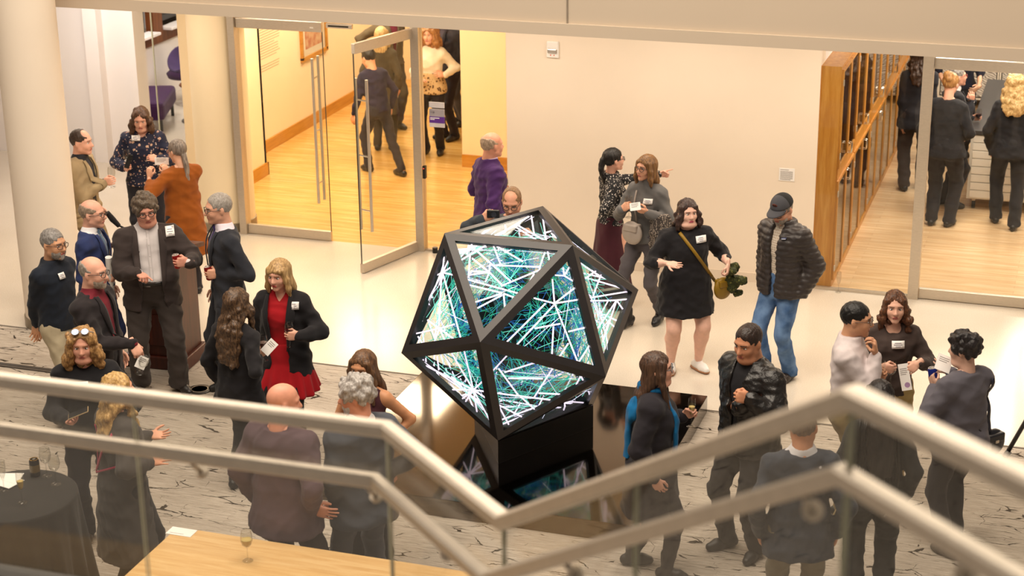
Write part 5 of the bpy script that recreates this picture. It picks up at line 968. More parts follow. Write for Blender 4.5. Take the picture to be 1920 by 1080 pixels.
# ------------------------------------------------------------------ icosahedron: vertices about the plinth centre, light tubes in face coordinates
ICO_AT = (-4.146, 12.466, .15)
ICO_V = [(0.0012, -0.9622, 1.1622), (0.5146, 0.298, 0.2), (-0.5146, -0.298, 1.7569), (-0.0012, 0.9622, 0.7947), (0.0007, -0.5947, 0.2), (-0.8339, 0.4801, 1.1622), (0.8339, -0.4801, 0.7947), (-0.0007, 0.5947, 1.7569), (-0.8327, -0.4821, 0.7947), (0.5154, -0.2967, 1.7569), (-0.5154, 0.2967, 0.2), (0.8327, 0.4821, 1.1622)]
ICO_C = (0.0, 0.0, 0.9784)
ICO_TUBES = {
  (2, 9, 0): [(0.054, 0.232, 0.326, 0.045), (0.218, 0.128, 0.403, 0.383), (0.052, 0.406, 0.448, 0.494), (0.313, 0.438, 0.722, 0.218), (0.147, 0.171, 0.074, 0.388), (0.203, 0.049, 0.12, 0.164), (0.363, 0.046, 0.369, 0.23), (0.382, 0.054, 0.556, 0.183), (0.327, 0.245, 0.673, 0.219), (0.064, 0.614, 0.301, 0.507), (0.06, 0.672, 0.296, 0.523), (0.312, 0.511, 0.28, 0.664), (0.313, 0.506, 0.402, 0.539), (0.058, 0.459, 0.302, 0.502), (0.256, 0.317, 0.112, 0.324), (0.256, 0.317, 0.089, 0.362), (0.256, 0.317, 0.156, 0.2), (0.256, 0.317, 0.281, 0.245), (0.256, 0.317, 0.2, 0.412), (0.256, 0.317, 0.324, 0.427), (0.786, 0.048, 0.767, 0.178), (0.757, 0.076, 0.668, 0.234), (0.611, 0.29, 0.507, 0.434)],
  (2, 8, 0): [(0.216, 0.119, 0.099, 0.031), (0.216, 0.119, 0.327, 0.027), (0.216, 0.119, 0.093, 0.209), (0.216, 0.119, 0.086, 0.292), (0.216, 0.119, 0.098, 0.139), (0.216, 0.119, 0.648, 0.027), (0.216, 0.119, 0.251, 0.698), (0.237, 0.115, 0.465, 0.33), (0.47, 0.353, 0.803, 0.035), (0.47, 0.353, 0.601, 0.35), (0.47, 0.353, 0.446, 0.507), (0.47, 0.353, 0.322, 0.623), (0.47, 0.353, 0.274, 0.532), (0.47, 0.353, 0.582, 0.151), (0.648, 0.027, 0.831, 0.023), (0.766, 0.101, 0.731, 0.217)],
  (9, 0, 6): [(0.271, 0.244, 0.236, 0.084), (0.271, 0.244, 0.438, 0.081), (0.271, 0.244, 0.033, 0.284), (0.271, 0.244, 0.025, 0.391), (0.271, 0.244, 0.198, 0.747), (0.285, 0.25, 0.698, 0.252), (0.349, 0.187, 0.772, 0.173), (0.127, 0.139, 0.204, 0.079), (0.127, 0.139, 0.042, 0.116), (0.127, 0.139, 0.036, 0.261), (0.127, 0.139, 0.117, 0.081), (0.496, 0.268, 0.265, 0.402), (0.193, 0.75, 0.031, 0.711), (0.213, 0.5, 0.026, 0.601), (0.354, 0.595, 0.239, 0.57), (0.406, 0.532, 0.331, 0.374)],
  (9, 6, 11): [(0.208, 0.612, 0.37, 0.139), (0.341, 0.153, 0.011, 0.97), (0.208, 0.612, 0.28, 0.726), (0.208, 0.612, 0.575, 0.149), (0.208, 0.612, 0.551, 0.289), (0.208, 0.612, 0.092, 0.921), (0.193, 0.154, 0.026, 0.426), (0.305, 0.21, 0.027, 0.481), (0.675, 0.172, 0.437, 0.385), (0.828, 0.169, 0.593, 0.43)],
  (7, 2, 9): [(0.568, 0.292, 0.041, -0.011), (0.349, 0.178, 0.24, 0.616), (0.314, 0.189, 0.177, 0.661), (0.036, 0.107, 0.167, 0.681), (0.14, 0.061, 0.222, 0.444), (0.077, 0.56, 0.044, 0.807), (0.137, 0.505, 0.034, 0.51), (0.769, 0.056, 0.688, 0.006)],
  (0, 8, 4): [(0.225, 0.481, 0.918, 0.093), (0.225, 0.481, 0.406, 0.091), (0.225, 0.481, 0.247, 0.091), (0.225, 0.481, 0.576, 0.446), (0.225, 0.481, 0.438, 0.586), (0.225, 0.481, 0.386, 0.624), (0.225, 0.481, 0.235, 0.792), (0.225, 0.481, 0.075, 0.853), (0.225, 0.481, 0.073, 0.51), (0.225, 0.481, 0.081, 0.396), (0.225, 0.481, 0.082, 0.581), (0.592, 0.104, 0.606, 0.239), (0.75, 0.231, 0.743, 0.281)],
  (0, 6, 4): [(0.112, 0.251, 0.236, 0.473), (0.058, 0.516, 0.589, 0.419), (0.244, 0.475, 0.387, 0.609), (0.373, 0.448, 0.562, 0.098), (0.058, 0.636, 0.282, 0.716), (0.063, 0.668, 0.131, 0.868), (0.178, 0.324, 0.468, 0.231), (0.414, 0.396, 0.683, 0.321), (0.155, 0.273, 0.418, 0.089), (0.06, 0.29, 0.197, 0.095), (0.711, 0.268, 0.785, 0.103), (0.794, 0.1, 0.821, 0.177)],
  (6, 4, 1): [(0.756, 0.435, -0.009, 1.173), (0.087, 0.452, -0.011, 1.055), (0.268, 0.407, -0.013, 1.122), (0.304, 0.833, 0.307, 0.476)],
  (7, 9, 11): [(-0.261, 0.224, -0.285, 0.947)],
}
for g_ in GUESTS: person(**g_)

# ------------------------------------------------------------------ icosahedron sculpture
ico = empty('icosahedron_sculpture', ICO_AT); tag(ico, 'black-framed icosahedron filled with glowing light tubes on a plinth', 'sculpture')
IV = [np.array(v) for v in ICO_V]; IC = np.array(ICO_C); EDGE = np.linalg.norm(IV[0]-IV[[j for j in range(12) if j][int(np.argmin([np.linalg.norm(IV[0]-IV[j]) for j in range(1, 12)]))]])
import itertools
ADJ = lambda a, b: abs(np.linalg.norm(IV[a]-IV[b])-EDGE) < .02
FACES = [t for t in itertools.combinations(range(12), 3) if ADJ(t[0], t[1]) and ADJ(t[1], t[2]) and ADJ(t[0], t[2])]
M_frame = mat('black_powder_coat', '#2a2728', rough=.36, var=.06, vscale=10, spec=.5)
M_tube = emis('led_tube', '#fde6f9', 1.35); M_pane = glass_mat('sculpture_glass', (.93, .97, .97), 1.25, .01, graze=.15)
HOT = {tuple(sorted(k)): (k, v) for k, v in ICO_TUBES.items()}; pats = [k for k in ICO_TUBES if len(ICO_TUBES[k]) > 9]
for fi, t in enumerate(FACES):
    A = [IV[i] for i in t]; n = np.cross(A[1]-A[0], A[2]-A[0]); n /= np.linalg.norm(n)
    if n@(A[0]-IC) < 0: n = -n; A = [A[0], A[2], A[1]]; t = (t[0], t[2], t[1])
    cc = sum(A)/3; k = .058/(EDGE*math.sqrt(3)/6); inn = [a+(cc-a)*k for a in A]; dn = n*.045
    bot = n[2] < -.95
    v = A+inn+[a-dn for a in inn]+[a-n*.02 for a in A]; f = []
    for i in range(3): j = (i+1) % 3; f += [(i, j, 3+j, 3+i), (3+i, 3+j, 6+j, 6+i), (9+i, 6+i, 6+j, 9+j)]
    fr = mobj('face_frame', v, f, M_frame, ico)
    pi = [a+(cc-a)*(k*.8)-n*.012 for a in A]; mobj('glass_pane', pi+[q-n*.006 for q in pi], [(0, 1, 2), (5, 4, 3), (0, 3, 4, 1), (1, 4, 5, 2), (2, 5, 3, 0)], M_pane, fr)
    key = tuple(sorted(t))
    if key in HOT: kk, B = HOT[key]; T3 = [IV[i] for i in kk]
    else: B = ICO_TUBES[pats[fi % len(pats)]]; T3 = A
    for (b1, c1, b2, c2) in B:
        P1 = T3[0]*(1-b1-c1)+T3[1]*b1+T3[2]*c1-n*.034; P2 = T3[0]*(1-b2-c2)+T3[1]*b2+T3[2]*c2-n*.034
        MB().bar(P1, P2, .0064, n=6).build('light_tube', M_tube, fr)
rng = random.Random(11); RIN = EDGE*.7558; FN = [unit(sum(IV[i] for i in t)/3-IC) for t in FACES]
for li, (lam, cnt, rad_, cols, stn) in enumerate([(.92, 7, .0034, '#eadff5', 1.2), (.85, 15, .0032, '#7fe0cc', 1.0), (.77, 24, .0032, '#37bfa4', .8), (.69, 28, .003, '#1f9aa0', .7), (.61, 28, .003, '#2468b8', .7), (.54, 22, .003, '#2aa06a', .5)]):  # layers of glowing bars modelled in place of the tubes' mirror reflections
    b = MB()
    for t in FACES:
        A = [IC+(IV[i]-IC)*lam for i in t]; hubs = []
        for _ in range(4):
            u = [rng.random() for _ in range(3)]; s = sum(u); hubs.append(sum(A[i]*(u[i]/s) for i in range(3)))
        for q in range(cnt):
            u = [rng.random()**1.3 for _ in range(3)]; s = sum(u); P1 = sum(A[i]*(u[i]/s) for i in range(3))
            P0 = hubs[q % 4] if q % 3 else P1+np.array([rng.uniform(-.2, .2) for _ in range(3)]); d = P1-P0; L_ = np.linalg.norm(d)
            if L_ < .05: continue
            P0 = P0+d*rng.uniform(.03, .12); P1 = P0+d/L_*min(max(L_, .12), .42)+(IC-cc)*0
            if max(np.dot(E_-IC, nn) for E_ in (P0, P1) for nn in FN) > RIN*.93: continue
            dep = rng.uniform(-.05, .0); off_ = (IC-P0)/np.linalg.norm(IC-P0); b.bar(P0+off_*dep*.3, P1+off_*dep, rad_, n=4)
    o = b.build('modelled_reflections', emis('reflection_glow_%d' % li, cols, stn), ico); o['kind'] = 'stuff'; o['label'] = 'glowing bars modelled in place of mirror reflections inside the sculpture'
core = mobj('added_mirror_core', [IC+(v-IC)*.46 for v in IV], [list(t) if np.cross(IV[t[1]]-IV[t[0]], IV[t[2]]-IV[t[0]])@(IV[t[0]]-IC) > 0 else [t[0], t[2], t[1]] for t in FACES], mat('dark_mirror', '#10242a', rough=.12, metal=.9, var=.1), ico)  # opaque core added to block the view through and reflect the tubes
# its two-step black stand
low = [i for i in range(12) if IV[i][2] < .21]; B3 = [IV[i][:2] for i in low]; c3 = sum(B3)/3
def stand(z0, z1, s, nm): 
    q = sorted([tuple(c3+(b_-c3)*s) for b_ in B3], key=lambda a_: math.atan2(a_[1]-c3[1], a_[0]-c3[0])); return MB().prism(q, z0, z1).build(nm, M_black, ico)
stand(.0, .195, 1.0, 'stand')

# ------------------------------------------------------------------ small things: glasses, cans, phones, cards
M_wg = glass_mat('drinking_glass', (.94, .94, .93), 1.5, .01)
M_red = mat('red_wine', '#35060d', rough=.1, var=0, spec=.6); M_whitew = mat('white_wine', '#d8bf7a', rough=.1, var=0, spec=.6)
def stemware(loc, lab, kind='wine', fill=None, group='glasses in hand', tilt=(0, 0), name=None):
    g = empty(name or ('champagne_flute' if kind == 'flute' else 'wine_glass'), loc); g.rotation_euler = (rad(tilt[0]), rad(tilt[1]), 0); tag(g, lab, 'glass', group)
    if kind == 'wine': out = [(.034, 0), (.033, .003), (.008, .006), (.0042, .012), (.0042, .088), (.012, .096), (.031, .117), (.038, .142), (.037, .17), (.031, .208)]; wall = [(.029, .208), (.035, .17), (.036, .142), (.029, .118), (.01, .099), (0, .097)]; lv = (.119, .15)
    else: out = [(.031, 0), (.03, .003), (.007, .006), (.004, .012), (.004, .075), (.011, .09), (.021, .125), (.025, .165), (.023, .215)]; wall = [(.021, .215), (.023, .165), (.019, .126), (.009, .093), (0, .091)]; lv = (.12, .155)
    autosmooth(MB().lathe([(0, 0)]+out+wall, 20).build('glass_body', M_wg, g), 60)
    if fill: autosmooth(MB().lathe([(0, .1), (.009, .101), (.027 if kind == 'wine' else .017, lv[0]), (.0345 if kind == 'wine' else .021, lv[1]), (0, lv[1])], 16).build('wine', fill, g), 50)
    return g
def can(loc, lab, col, tilt=(0, 0), group='drink cans', band=None, lid='#cfc9c2'):
    g = empty('drink_can', loc); g.rotation_euler = (rad(tilt[0]), rad(tilt[1]), 0); tag(g, lab, 'can', group)
    autosmooth(MB().lathe([(.024, 0), (.0325, .008), (.033, .012), (.033, .108), (.0275, .12)], 22).build('can_body', mat('can_'+col, col, rough=.3, metal=.45, var=.08, vscale=18), g), 50)
    autosmooth(MB().lathe([(.0275, .12), (.0275, .123), (.025, .123), (.024, .119), (0, .119)], 22).build('lid', mat('can_lid'+lid, lid, rough=.3, metal=.8), g), 50)
    MB().box((-.008, -.012, .1195), (.008, .014, .122)).build('pull_tab', mat('tab', '#8d867c', rough=.3, metal=.7), g)
    if band: autosmooth(MB().lathe([(.0332, .035), (.0335, .035), (.0335, .085), (.0332, .085)], 22).build('label_band', mat('band_'+band, band, rough=.4), g), 50)
    return g
def hand_frame(key, side):
    F_ = FIG[key]; a = F_['arms'][side]; M = F_['Rw']@a['M']; hh = a.get('hh', 1); p = F_['toW'](a['W']+a['M']@np.array([0, .078, .034])*hh); return p, M
def place(o, p, M=None, off=(0, 0, 0)):
    if M is None: o.location = tuple(np.asarray(p)+np.asarray(off))
    else:
        R = Matrix([list(map(float, r)) for r in M]).to_4x4(); R.translation = Vector([float(q) for q in (np.asarray(p)+M@np.asarray(off))]); o.matrix_world = R
    return o
def held_glass(key, side, lab, kind='wine', fill=None, dz=-.105, tilt=(0, 0), along=0):
    p, M = hand_frame(key, side); return stemware(tuple(p+np.array([0, 0, dz])), lab, kind, fill, tilt=tilt)
held_glass('tan', 'R', 'empty wine glass held against the tan blazer', dz=-.07)
held_glass('floral', 'R', 'empty wine glass held with the phone by the floral blouse', dz=-.03)
held_glass('darkblazer', 'R', 'wine glass hanging low from the black blazer sleeve', dz=-.16, tilt=(20, 35))
held_glass('longhair', 'R', 'wine glass held by the black jacket seen from behind', fill=M_red, dz=-.1)
held_glass('red', 'L', 'wine glass with red wine in front of the red dress', fill=M_red, dz=-.11)
held_glass('purple', 'L', 'wine glass of dark red wine beside the purple sweater', fill=M_red, dz=-.09)
held_glass('turtleneck', 'R', 'wine glass held beside the card at the grey turtleneck', dz=-.11)
held_glass('brownsweater', 'R', 'wine glass held in front of the brown sweater', dz=-.16)
held_glass('scarf', 'L', 'champagne flute held in front of the blue scarf', 'flute', M_whitew, dz=-.1)
held_glass('whiteshirt', 'L', 'champagne flute in the lower hand by the white shirt', 'flute', dz=-.1)
held_glass('rgrey', 'L', 'glass of red wine held over the black worktop', fill=M_red, dz=-.1)
for k_, s_, lab, c_ in (('bigman', 'L', 'red drink can in the dark brown suit', '#8f1512'), ('graysuit', 'L', 'red drink can held by the charcoal suit', '#8a1412')):
    p, M = hand_frame(k_, s_); can(tuple(p+np.array([0, 0, -.06])), lab, c_, tilt=(6, -6))
p, M = hand_frame('cardigan', 'L'); can(tuple(p+np.array([0, 0, -.06])), 'blue drink can held by the grey cardigan', '#1d2c86', tilt=(0, -12))
M_card = mat('card_paper', '#f1eeea', rough=.6, var=.02); M_phone = mat('phone_black', '#121214', rough=.18, var=.02, spec=.6)
def card(key, side, lab, w=.07, h=.11, rot=(0, 0, 0), off=(0, 0, 0), nm='printed_card', prints=3):
    """a card with its faces toward and away from the viewer's side of the hall"""
    p, M = hand_frame(key, side); e = empty(nm, tuple(p+np.array(off))); e.rotation_euler = tuple(rad(q) for q in rot); tag(e, lab, 'card', 'programme cards')
    MB().box((-w/2, -.0012, -h/2), (w/2, .0012, h/2)).build('paper', M_card, e)
    for i in range(prints): MB().box((-w*.36, -.0018, h*.3-i*.014), (w*(.3-.12*(i == prints-1)), -.001, h*.3-i*.014+.005)).build('printed_line', mat('label_ink', '#8a8480', var=0), e)
    return e
card('rust', 'R', 'white card held up by the rust cardigan', .14, .075, (0, 0, 20), (-.02, .02, .06))
card('darkblazer', 'R', 'white card in the hand below the black blazer', .08, .1, (-20, 25, 15), (.05, -.03, -.06))
card('longhair', 'R', 'white card held beside the wine glass of the black jacket', .075, .12, (-25, 40, 0), (.07, -.03, .03))
card('turtleneck', 'L', 'white card held at the grey turtleneck', .1, .075, (-30, -10, 10), (-.04, -.05, .02))
e = card('brownsweater', 'L', 'tall printed card held in front of the brown sweater', .075, .2, (-15, -14, 5), (-.03, -.05, -.05), prints=4)
autosmooth(MB().lathe([(0, 0), (.02, 0), (.02, .001), (0, .001)], 16).build('purple_seal', mat('seal_violet', '#a886ad', rough=.6), e)); e.children[-1].location = (.008, -.0013, -.06); e.children[-1].rotation_euler = (math.pi/2, 0, 0)
card('cardigan', 'L', 'white card held above the blue can', .11, .12, (-40, 20, 10), (.05, .03, .09))
p, M = hand_frame('navysuit', 'R'); pr = MB(); pr.lathe([(.0, -.16), (.03, -.16), (.03, .16), (0, .16)], 18); o = autosmooth(pr.build('rolled_paper', M_card), 50); tag(o, 'white rolled paper held by the navy suit', 'paper'); o.location = tuple(p+np.array([0, -.02, .02])); o.rotation_euler = (rad(8), rad(6), 0)
sp_ = [(.0301, -.15), (.0306, -.15), (.0306, .15), (.0301, .15)]; k = MB().box((-.003, -.0312, -.159), (.003, -.029, .159)).build('loose_edge', M_card, o)
def phone(key, side, lab, rot, off=(0, 0, 0), case='#121214'):
    p, M = hand_frame(key, side); e = empty('smartphone', tuple(p+np.array(off))); e.rotation_euler = tuple(rad(q) for q in rot); tag(e, lab, 'phone', 'phones')
    MB().box((-.037, -.075, -.004), (.037, .075, .004), ch=.003).build('case', mat('phone_'+case, case, rough=.25, var=.03), e); MB().box((-.034, -.071, .004), (.034, .071, .0046)).build('screen', M_phone, e); return e
phone('floral', 'R', 'black phone held before the floral blouse', (60, 0, -20), (.03, -.02, .06))
phone('curly', 'R', 'phone in a gold case held by the black top', (20, 8, -60), (.06, -.01, .05), '#b79c72')
p, M = hand_frame('photographer', 'R'); e = empty('compact_camera', tuple(p+np.array([.03, -.03, .02]))); e.rotation_euler = (rad(-10), 0, rad(12)); tag(e, 'small black camera raised behind the icosahedron', 'camera')
MB().box((-.055, -.018, -.034), (.055, .018, .034), ch=.006).build('camera_body', M_black, e); autosmooth(MB().tube([(.01, -.018, 0), (.01, -.05, 0)], .024, 16).build('lens', mat('lens_black', '#0a0a0c', rough=.15), e), 50); MB().box((-.04, -.008, .034), (-.02, .008, .04)).build('shutter_button', M_steel, e)

# ------------------------------------------------------------------ worn things: cap, bags, scarf, straps
F_ = FIG['cap']; P = F_['P']
def on_head(nm, V, F, m, fig, parent=None): return mobj(nm, np.asarray(V)*fig['hsc']@fig['RH'].T+fig['HC'], F, m, parent or fig['P'], True)
cf = Field((-.12, -.14, .0), (.12, .13, .16), .008); cf.ell((0, -.012, .036), (.09, .11, .1), .01); cf.cut(lambda X, Y, Z: .036+.12*np.clip(-Y, 0, .1)*0-Z+0*X); v, f = cf.mesh(2)
fr_ = v[f].mean(1)[:, 1] > .0; c1 = on_head('baseball_cap', v, f, mat('cap_grey', '#45454a', rough=.85, bump=.2), F_); c1.data.materials.append(mat('cap_mesh', '#161617', rough=.85, bump=.5, bscale=400))
mi = np.where(fr_, 0, 1).astype(np.int32); c1.data.polygons.foreach_set('material_index', mi)
G = []
for i in range(13):
    a_ = -1.15+2.3*i/12
    for j in range(6): t = j/5; G.append((.086*math.sin(a_)*(1-.06*t), .098*math.cos(a_)*.95+t*.082*max(0, math.cos(a_))**.6, .042-.018*t-.016*(1-math.cos(a_))*(1-t*.2)))
v, f = sheet(np.array(G), 13, 6, np.array([0, 0, .006])); on_head('cap_brim', v, f, mat('cap_grey', '#45454a'), F_, c1)
v, f = ballm((0, .083, .084), (.024, .01, .024), 14, 8); v = v@np.array([[1, 0, 0], [0, .9, -.45], [0, .45, .9]])*1.0+np.array([0, -.032, .045]); on_head('round_patch', v, f, mat('cap_patch', '#6e2c1d', rough=.7, col2='#2d1a16', vscale=90), F_, c1)
# logo on the quilted jacket
v, f = patch(F_['of'], F_['FY2'], [(-.13, 1.36), (-.09, 1.355), (-.09, 1.372), (-.13, 1.377)], 4, 3, .022, .003); lg_ = mobj('chest_label', v, f, mat('label_navy', '#27335c', rough=.6), P); v, f = patch(F_['of'], F_['FY2'], [(-.127, 1.362), (-.093, 1.358), (-.093, 1.364), (-.127, 1.368)], 4, 2, .0235, .002); mobj('label_stitching', v, f, mat('label_white', '#cfd3e2', var=0), lg_)
# sunglasses pushed up on the curly hair
F_ = FIG['curly']; b = MB()
for s in (1, -1):
    b.tube([(s*.034+.026*math.cos(t), .062-.025*math.sin(t), .122+.012*math.sin(t)) for t in np.linspace(0, 2*math.pi, 14)], .003, 5); b.tube([(s*.06, .06, .122), (s*.092, .0, .085), (s*.095, -.04, .06)], .0028, 5)
b.tube([(-.01, .064, .124), (.01, .064, .124)], .003, 5); sgl = on_head('raised_glasses', b.v, b.f, mat('clear_plastic', '#8a8f98', rough=.15, metal=.3), F_)
for s in (1, -1): on_head('lens', [(s*.034+.025*math.cos(t), .062-.024*math.sin(t), .124+.012*math.sin(t)) for t in np.linspace(0, 2*math.pi, 12, endpoint=False)], [list(range(12))], mat('mirror_lens', '#8a93ab', rough=.2, metal=.4), F_, sgl)
def strap(fig, pts, w, m, nm, parent=None, off=.012):
    """a band lying on the garment: pts are (x, z, front/back sign)"""
    of = fig['of']; Yf, Yb = of.front(1), of.front(-1); P3 = []
    for x, z, s in pts:
        yv = float(samp(of, Yf if s > 0 else Yb, np.array([x]), np.array([z]))[0])+s*off; P3.append(np.array([x, yv, z]))
    V = []; 
    for i, q in enumerate(P3):
        d = unit(P3[min(i+1, len(P3)-1)]-P3[max(i-1, 0)]); nrm = np.array([0, pts[i][2], 0.]); sd = unit(np.cross(d, nrm)); V += [q-sd*w/2, q+sd*w/2]
    V, F = sheet(np.array(V), len(P3), 2, np.array([0, .004*pts[0][2], 0])); return mobj(nm, V, F, m, parent or fig['P'], True)
lerp = lambda a, b, n: [tuple(np.array(a[:2])+(np.array(b[:2])-np.array(a[:2]))*t)+(a[2],) for t in np.linspace(0, 1, n)]
F_ = FIG['dress']; M_must = mat('mustard_leather', '#8f6d12', rough=.5, bump=.1, var=.1)
strap(F_, lerp((.085, 1.33, 1), (-.27, .83, 1), 16), .028, M_must, 'bag_strap')
F_ = FIG['blonde']; strap(F_, lerp((.13, 1.30, -1), (-.16, .92, -1), 12), .02, mat('pink_strap', '#b0224c', rough=.5), 'pink_strap'); strap(F_, lerp((-.13, 1.28, -1), (-.16, .92, -1), 10), .014, mat('pink_strap', '#b0224c'), 'pink_cord'); strap(F_, lerp((-.16, .92, -1), (.17, 1.08, -1), 10), .014, mat('pink_strap', '#b0224c'), 'pink_hem_cord')
F_ = FIG['cardigan']; strap(F_, lerp((.165, 1.33, -1), (.20, .9, -1), 14), .03, mat('navy_strap', '#171b2e', rough=.5), 'bag_strap')
bagf = Field((-.2, -.12, -.16), (.2, .12, .16), .012); bagf.ell((0, 0, 0), (.15, .05, .11), .02); v, f = bagf.mesh(1)
def bag(lab, nm, p, rz, m, sc=(1, 1, 1), cat='bag'):
    e = empty(nm, tuple(p), rz); tag(e, lab, cat); mobj('bag_body', v*np.array(sc), f, m, e, True); b = MB().box((-.1*sc[0], -.056*sc[1], .02*sc[2]), (.1*sc[0], .056*sc[1], .085*sc[2]), ch=.012).build('flap', m, e); MB().box((-.015, -.062*sc[1], .02*sc[2]), (.015, -.05*sc[1], .04*sc[2])).build('clasp', M_steel, e); return e
bag('navy handbag hanging beside the grey cardigan', 'handbag', FIG['cardigan']['toW']((.25, -.06, .80)), FIG['cardigan']['rz'], mat('navy_leather', '#12141f', rough=.4), (.8, .9, 1))
bag('mustard crossbody bag beside the black dress', 'crossbody_bag', FIG['dress']['toW']((-.31, .12, .80)), FIG['dress']['rz']+.3, M_must, (.62, .9, .95))
gf = Field((-.2, -.2, -.22), (.2, .2, .22), .012); r_ = np.random.default_rng(3)
for i in range(14): gf.ell(r_.normal(size=3)*np.array([.045, .03, .06]), r_.uniform(.035, .06, 3), .015)
gv, gfc = gf.mesh(1); gv = wrinkle(gv, gfc, .008, .06, 5); o = mobj('folded_scarf', gv, gfc, pattern('green_print', '#33380f', [('#6d6a2a', 40, .3), ('#14170a', 55, .28)], 1, 1), None, True); tag(o, 'olive green scarf bunched in the hand beside the black dress', 'scarf'); o.location = tuple(FIG['dress']['toW']((-.40, .15, .88)))
# grey shoulder bag and coat over the arm of the turtleneck guest
F_ = FIG['turtleneck']; strap(F_, lerp((.05, 1.36, 1), (.03, 1.05, 1), 10), .016, mat('grey_strap', '#9a8f86', rough=.5), 'bag_strap')
bag('pale grey leather bag hanging in front of the grey turtleneck', 'shoulder_bag', F_['toW']((.03, .2, .97)), F_['rz'], mat('grey_leather', '#a69a90', rough=.45, bump=.1), (.75, .9, 1.05))
kf = Field((-.2, -.2, -.5), (.2, .25, .15), .015); kf.loft([(-.45, .085, .07, .02, 0), (-.2, .1, .085, 0, 0), (.0, .105, .08, 0, 0), (.07, .08, .05, 0, 0)], .02); v2, f2 = kf.mesh(1); th = np.arctan2(v2[:, 1], v2[:, 0]); v2[:, :2] *= (1+.12*np.sin(th*6+v2[:, 2]*5))[:, None]
o = mobj('folded_coat', wrinkle(v2, f2, .006, .1, 9), f2, M_TWEED, None, True); tag(o, 'houndstooth coat draped over the arm of the grey turtleneck', 'coat'); q_ = F_['arms']['L']; o.location = tuple(F_['toW'](q_['E']*.55+q_['W']*.45+np.array([-.01, .0, -.02]))); o.rotation_euler = (0, 0, F_['rz'])
# blue scarf
F_ = FIG['scarf']; H_ = F_['H']; sf_ = Field((-.35, -.4, .55*H_), (.35, .45, .95*H_), .013); cx, cy = 0, 0
for t in np.linspace(0, 2*math.pi, 14)[:-1]: sf_.cone((.075*math.cos(t), -.01+.075*math.sin(t), .848*H_-.01*math.sin(t)), (.075*math.cos(t+.48), -.01+.075*math.sin(t+.48), .848*H_-.01*math.sin(t+.48)), .026, .026, .015)
fl_ = ((0, 1, 0), .42)
sf_.cone((.045, .07, .835*H_), (.07, .165, .72*H_), .04, .045, .02, flat=fl_); sf_.cone((.07, .165, .72*H_), (.085, .15, .52*H_), .045, .05, .02, flat=fl_)
sf_.cone((.02, -.075, .84*H_), (.05, -.15, .76*H_), .05, .07, .02, flat=fl_); sf_.cone((.05, -.15, .76*H_), (.06, -.165, .50*H_), .07, .075, .02, flat=fl_); sf_.cone((.1, -.06, .80*H_), (.11, -.13, .74*H_), .03, .04, .03)
v3, f3 = sf_.mesh(1); mobj('blue_scarf', wrinkle(v3, f3, .006, .07, 3, (1, 1, .3)), f3, cloth('#0c5f92', rough=.9), F_['P'], True)
# leopard layer on the gallery guest, lettering on the track trousers
F_ = FIG['gleopard']; H_ = F_['H']; lf = Field((-.4, -.4, .46*H_), (.4, .4, .68*H_), .018); lf.loft(torso_secs(H_, 'f', 1, 0, F_['sp'], .03), .02); lf.cut(lambda X, Y, Z: np.maximum(.48*H_-Z, Z-.645*H_)+0*X+0*Y); v4, f4 = lf.mesh(1); mobj('leopard_layer', v4, f4, M_LEOPARD, F_['P'], True)
F_ = FIG['braids']; hp, kn, an, toe = F_['legs'][0]; tq = text('lettering', 'FILA', .062, (0, 0, 0), (math.pi/2, 0, math.pi), mat('white_print', '#d8d6d2', var=0), F_['P'], .001); tq.location = (hp[0]+.09, -.105, .43*H_)
r2 = np.random.default_rng(8)
for i in range(16):
    x0 = (i-7.5)*.019; b = MB(); L2 = r2.uniform(.38, .52); top_ = F_['HC']+np.array([x0*.8, -.1-.02*math.cos(x0*8), -.12]); b.tube([top_+np.array([r2.normal()*.006+x0*.2*t, -.055*min(1, t*2.2), -L2*t]) for t in np.linspace(0, 1, 7)], [.009]*5+[.007, .003], 6); mobj('braid_strand', b.v, b.f, hairm('#100d0d'), F_['P'], True)

# ------------------------------------------------------------------ lectern and microphone
le = empty('lectern', (-7.9, 13.38, 0), rad(4)); tag(le, 'dark cherry lectern with a round seal behind the brown suit', 'lectern')
MB().box((-.31, -.24, .0), (.31, .24, .12), ch=.012).build('base', M_cherry, le); MB().box((-.27, -.2, .12), (.27, .2, 1.05), ch=.006).build('body', M_cherry, le)
for z in (.22, .62): MB().box((-.22, -.212, z), (.22, -.2, z+.3), ch=.01).build('front_panel', M_cherry, le)
tp = MB(); tp.add([(-.34, -.28, 1.16), (.34, -.28, 1.16), (.34, .26, 1.05), (-.34, .26, 1.05), (-.34, -.28, 1.2), (.34, -.28, 1.2), (.34, .26, 1.09), (-.34, .26, 1.09)], [(0, 3, 2, 1), (4, 5, 6, 7), (0, 1, 5, 4), (1, 2, 6, 5), (2, 3, 7, 6), (3, 0, 4, 7)]); tp.build('reading_top', M_cherry, le)
sl = autosmooth(MB().lathe([(0, 0), (.15, 0), (.155, .006), (.15, .012), (0, .012)], 40).build('round_seal', mat('seal_black', '#15131a', rough=.3), le)); sl.location = (0, -.212, .77); sl.rotation_euler = (math.pi/2, 0, 0)
for r0, r1, c_ in ((.135, .15, '#8f8a86'), (.085, .095, '#8f8a86')): autosmooth(MB().lathe([(r0, .012), (r1, .012), (r1, .016), (r0, .016), (r0, .012)], 40).build('seal_ring', mat('seal_'+c_, c_, rough=.35, metal=.6), sl))
MB().box((-.02, -.05, .012), (.05, .03, .018)).build('gold_device', mat('seal_gold', '#b8901c', rough=.4, metal=.4), sl); MB().box((-.055, -.04, .012), (-.028, .05, .018)).build('grey_device', mat('seal_grey', '#6b6874', rough=.4), sl)
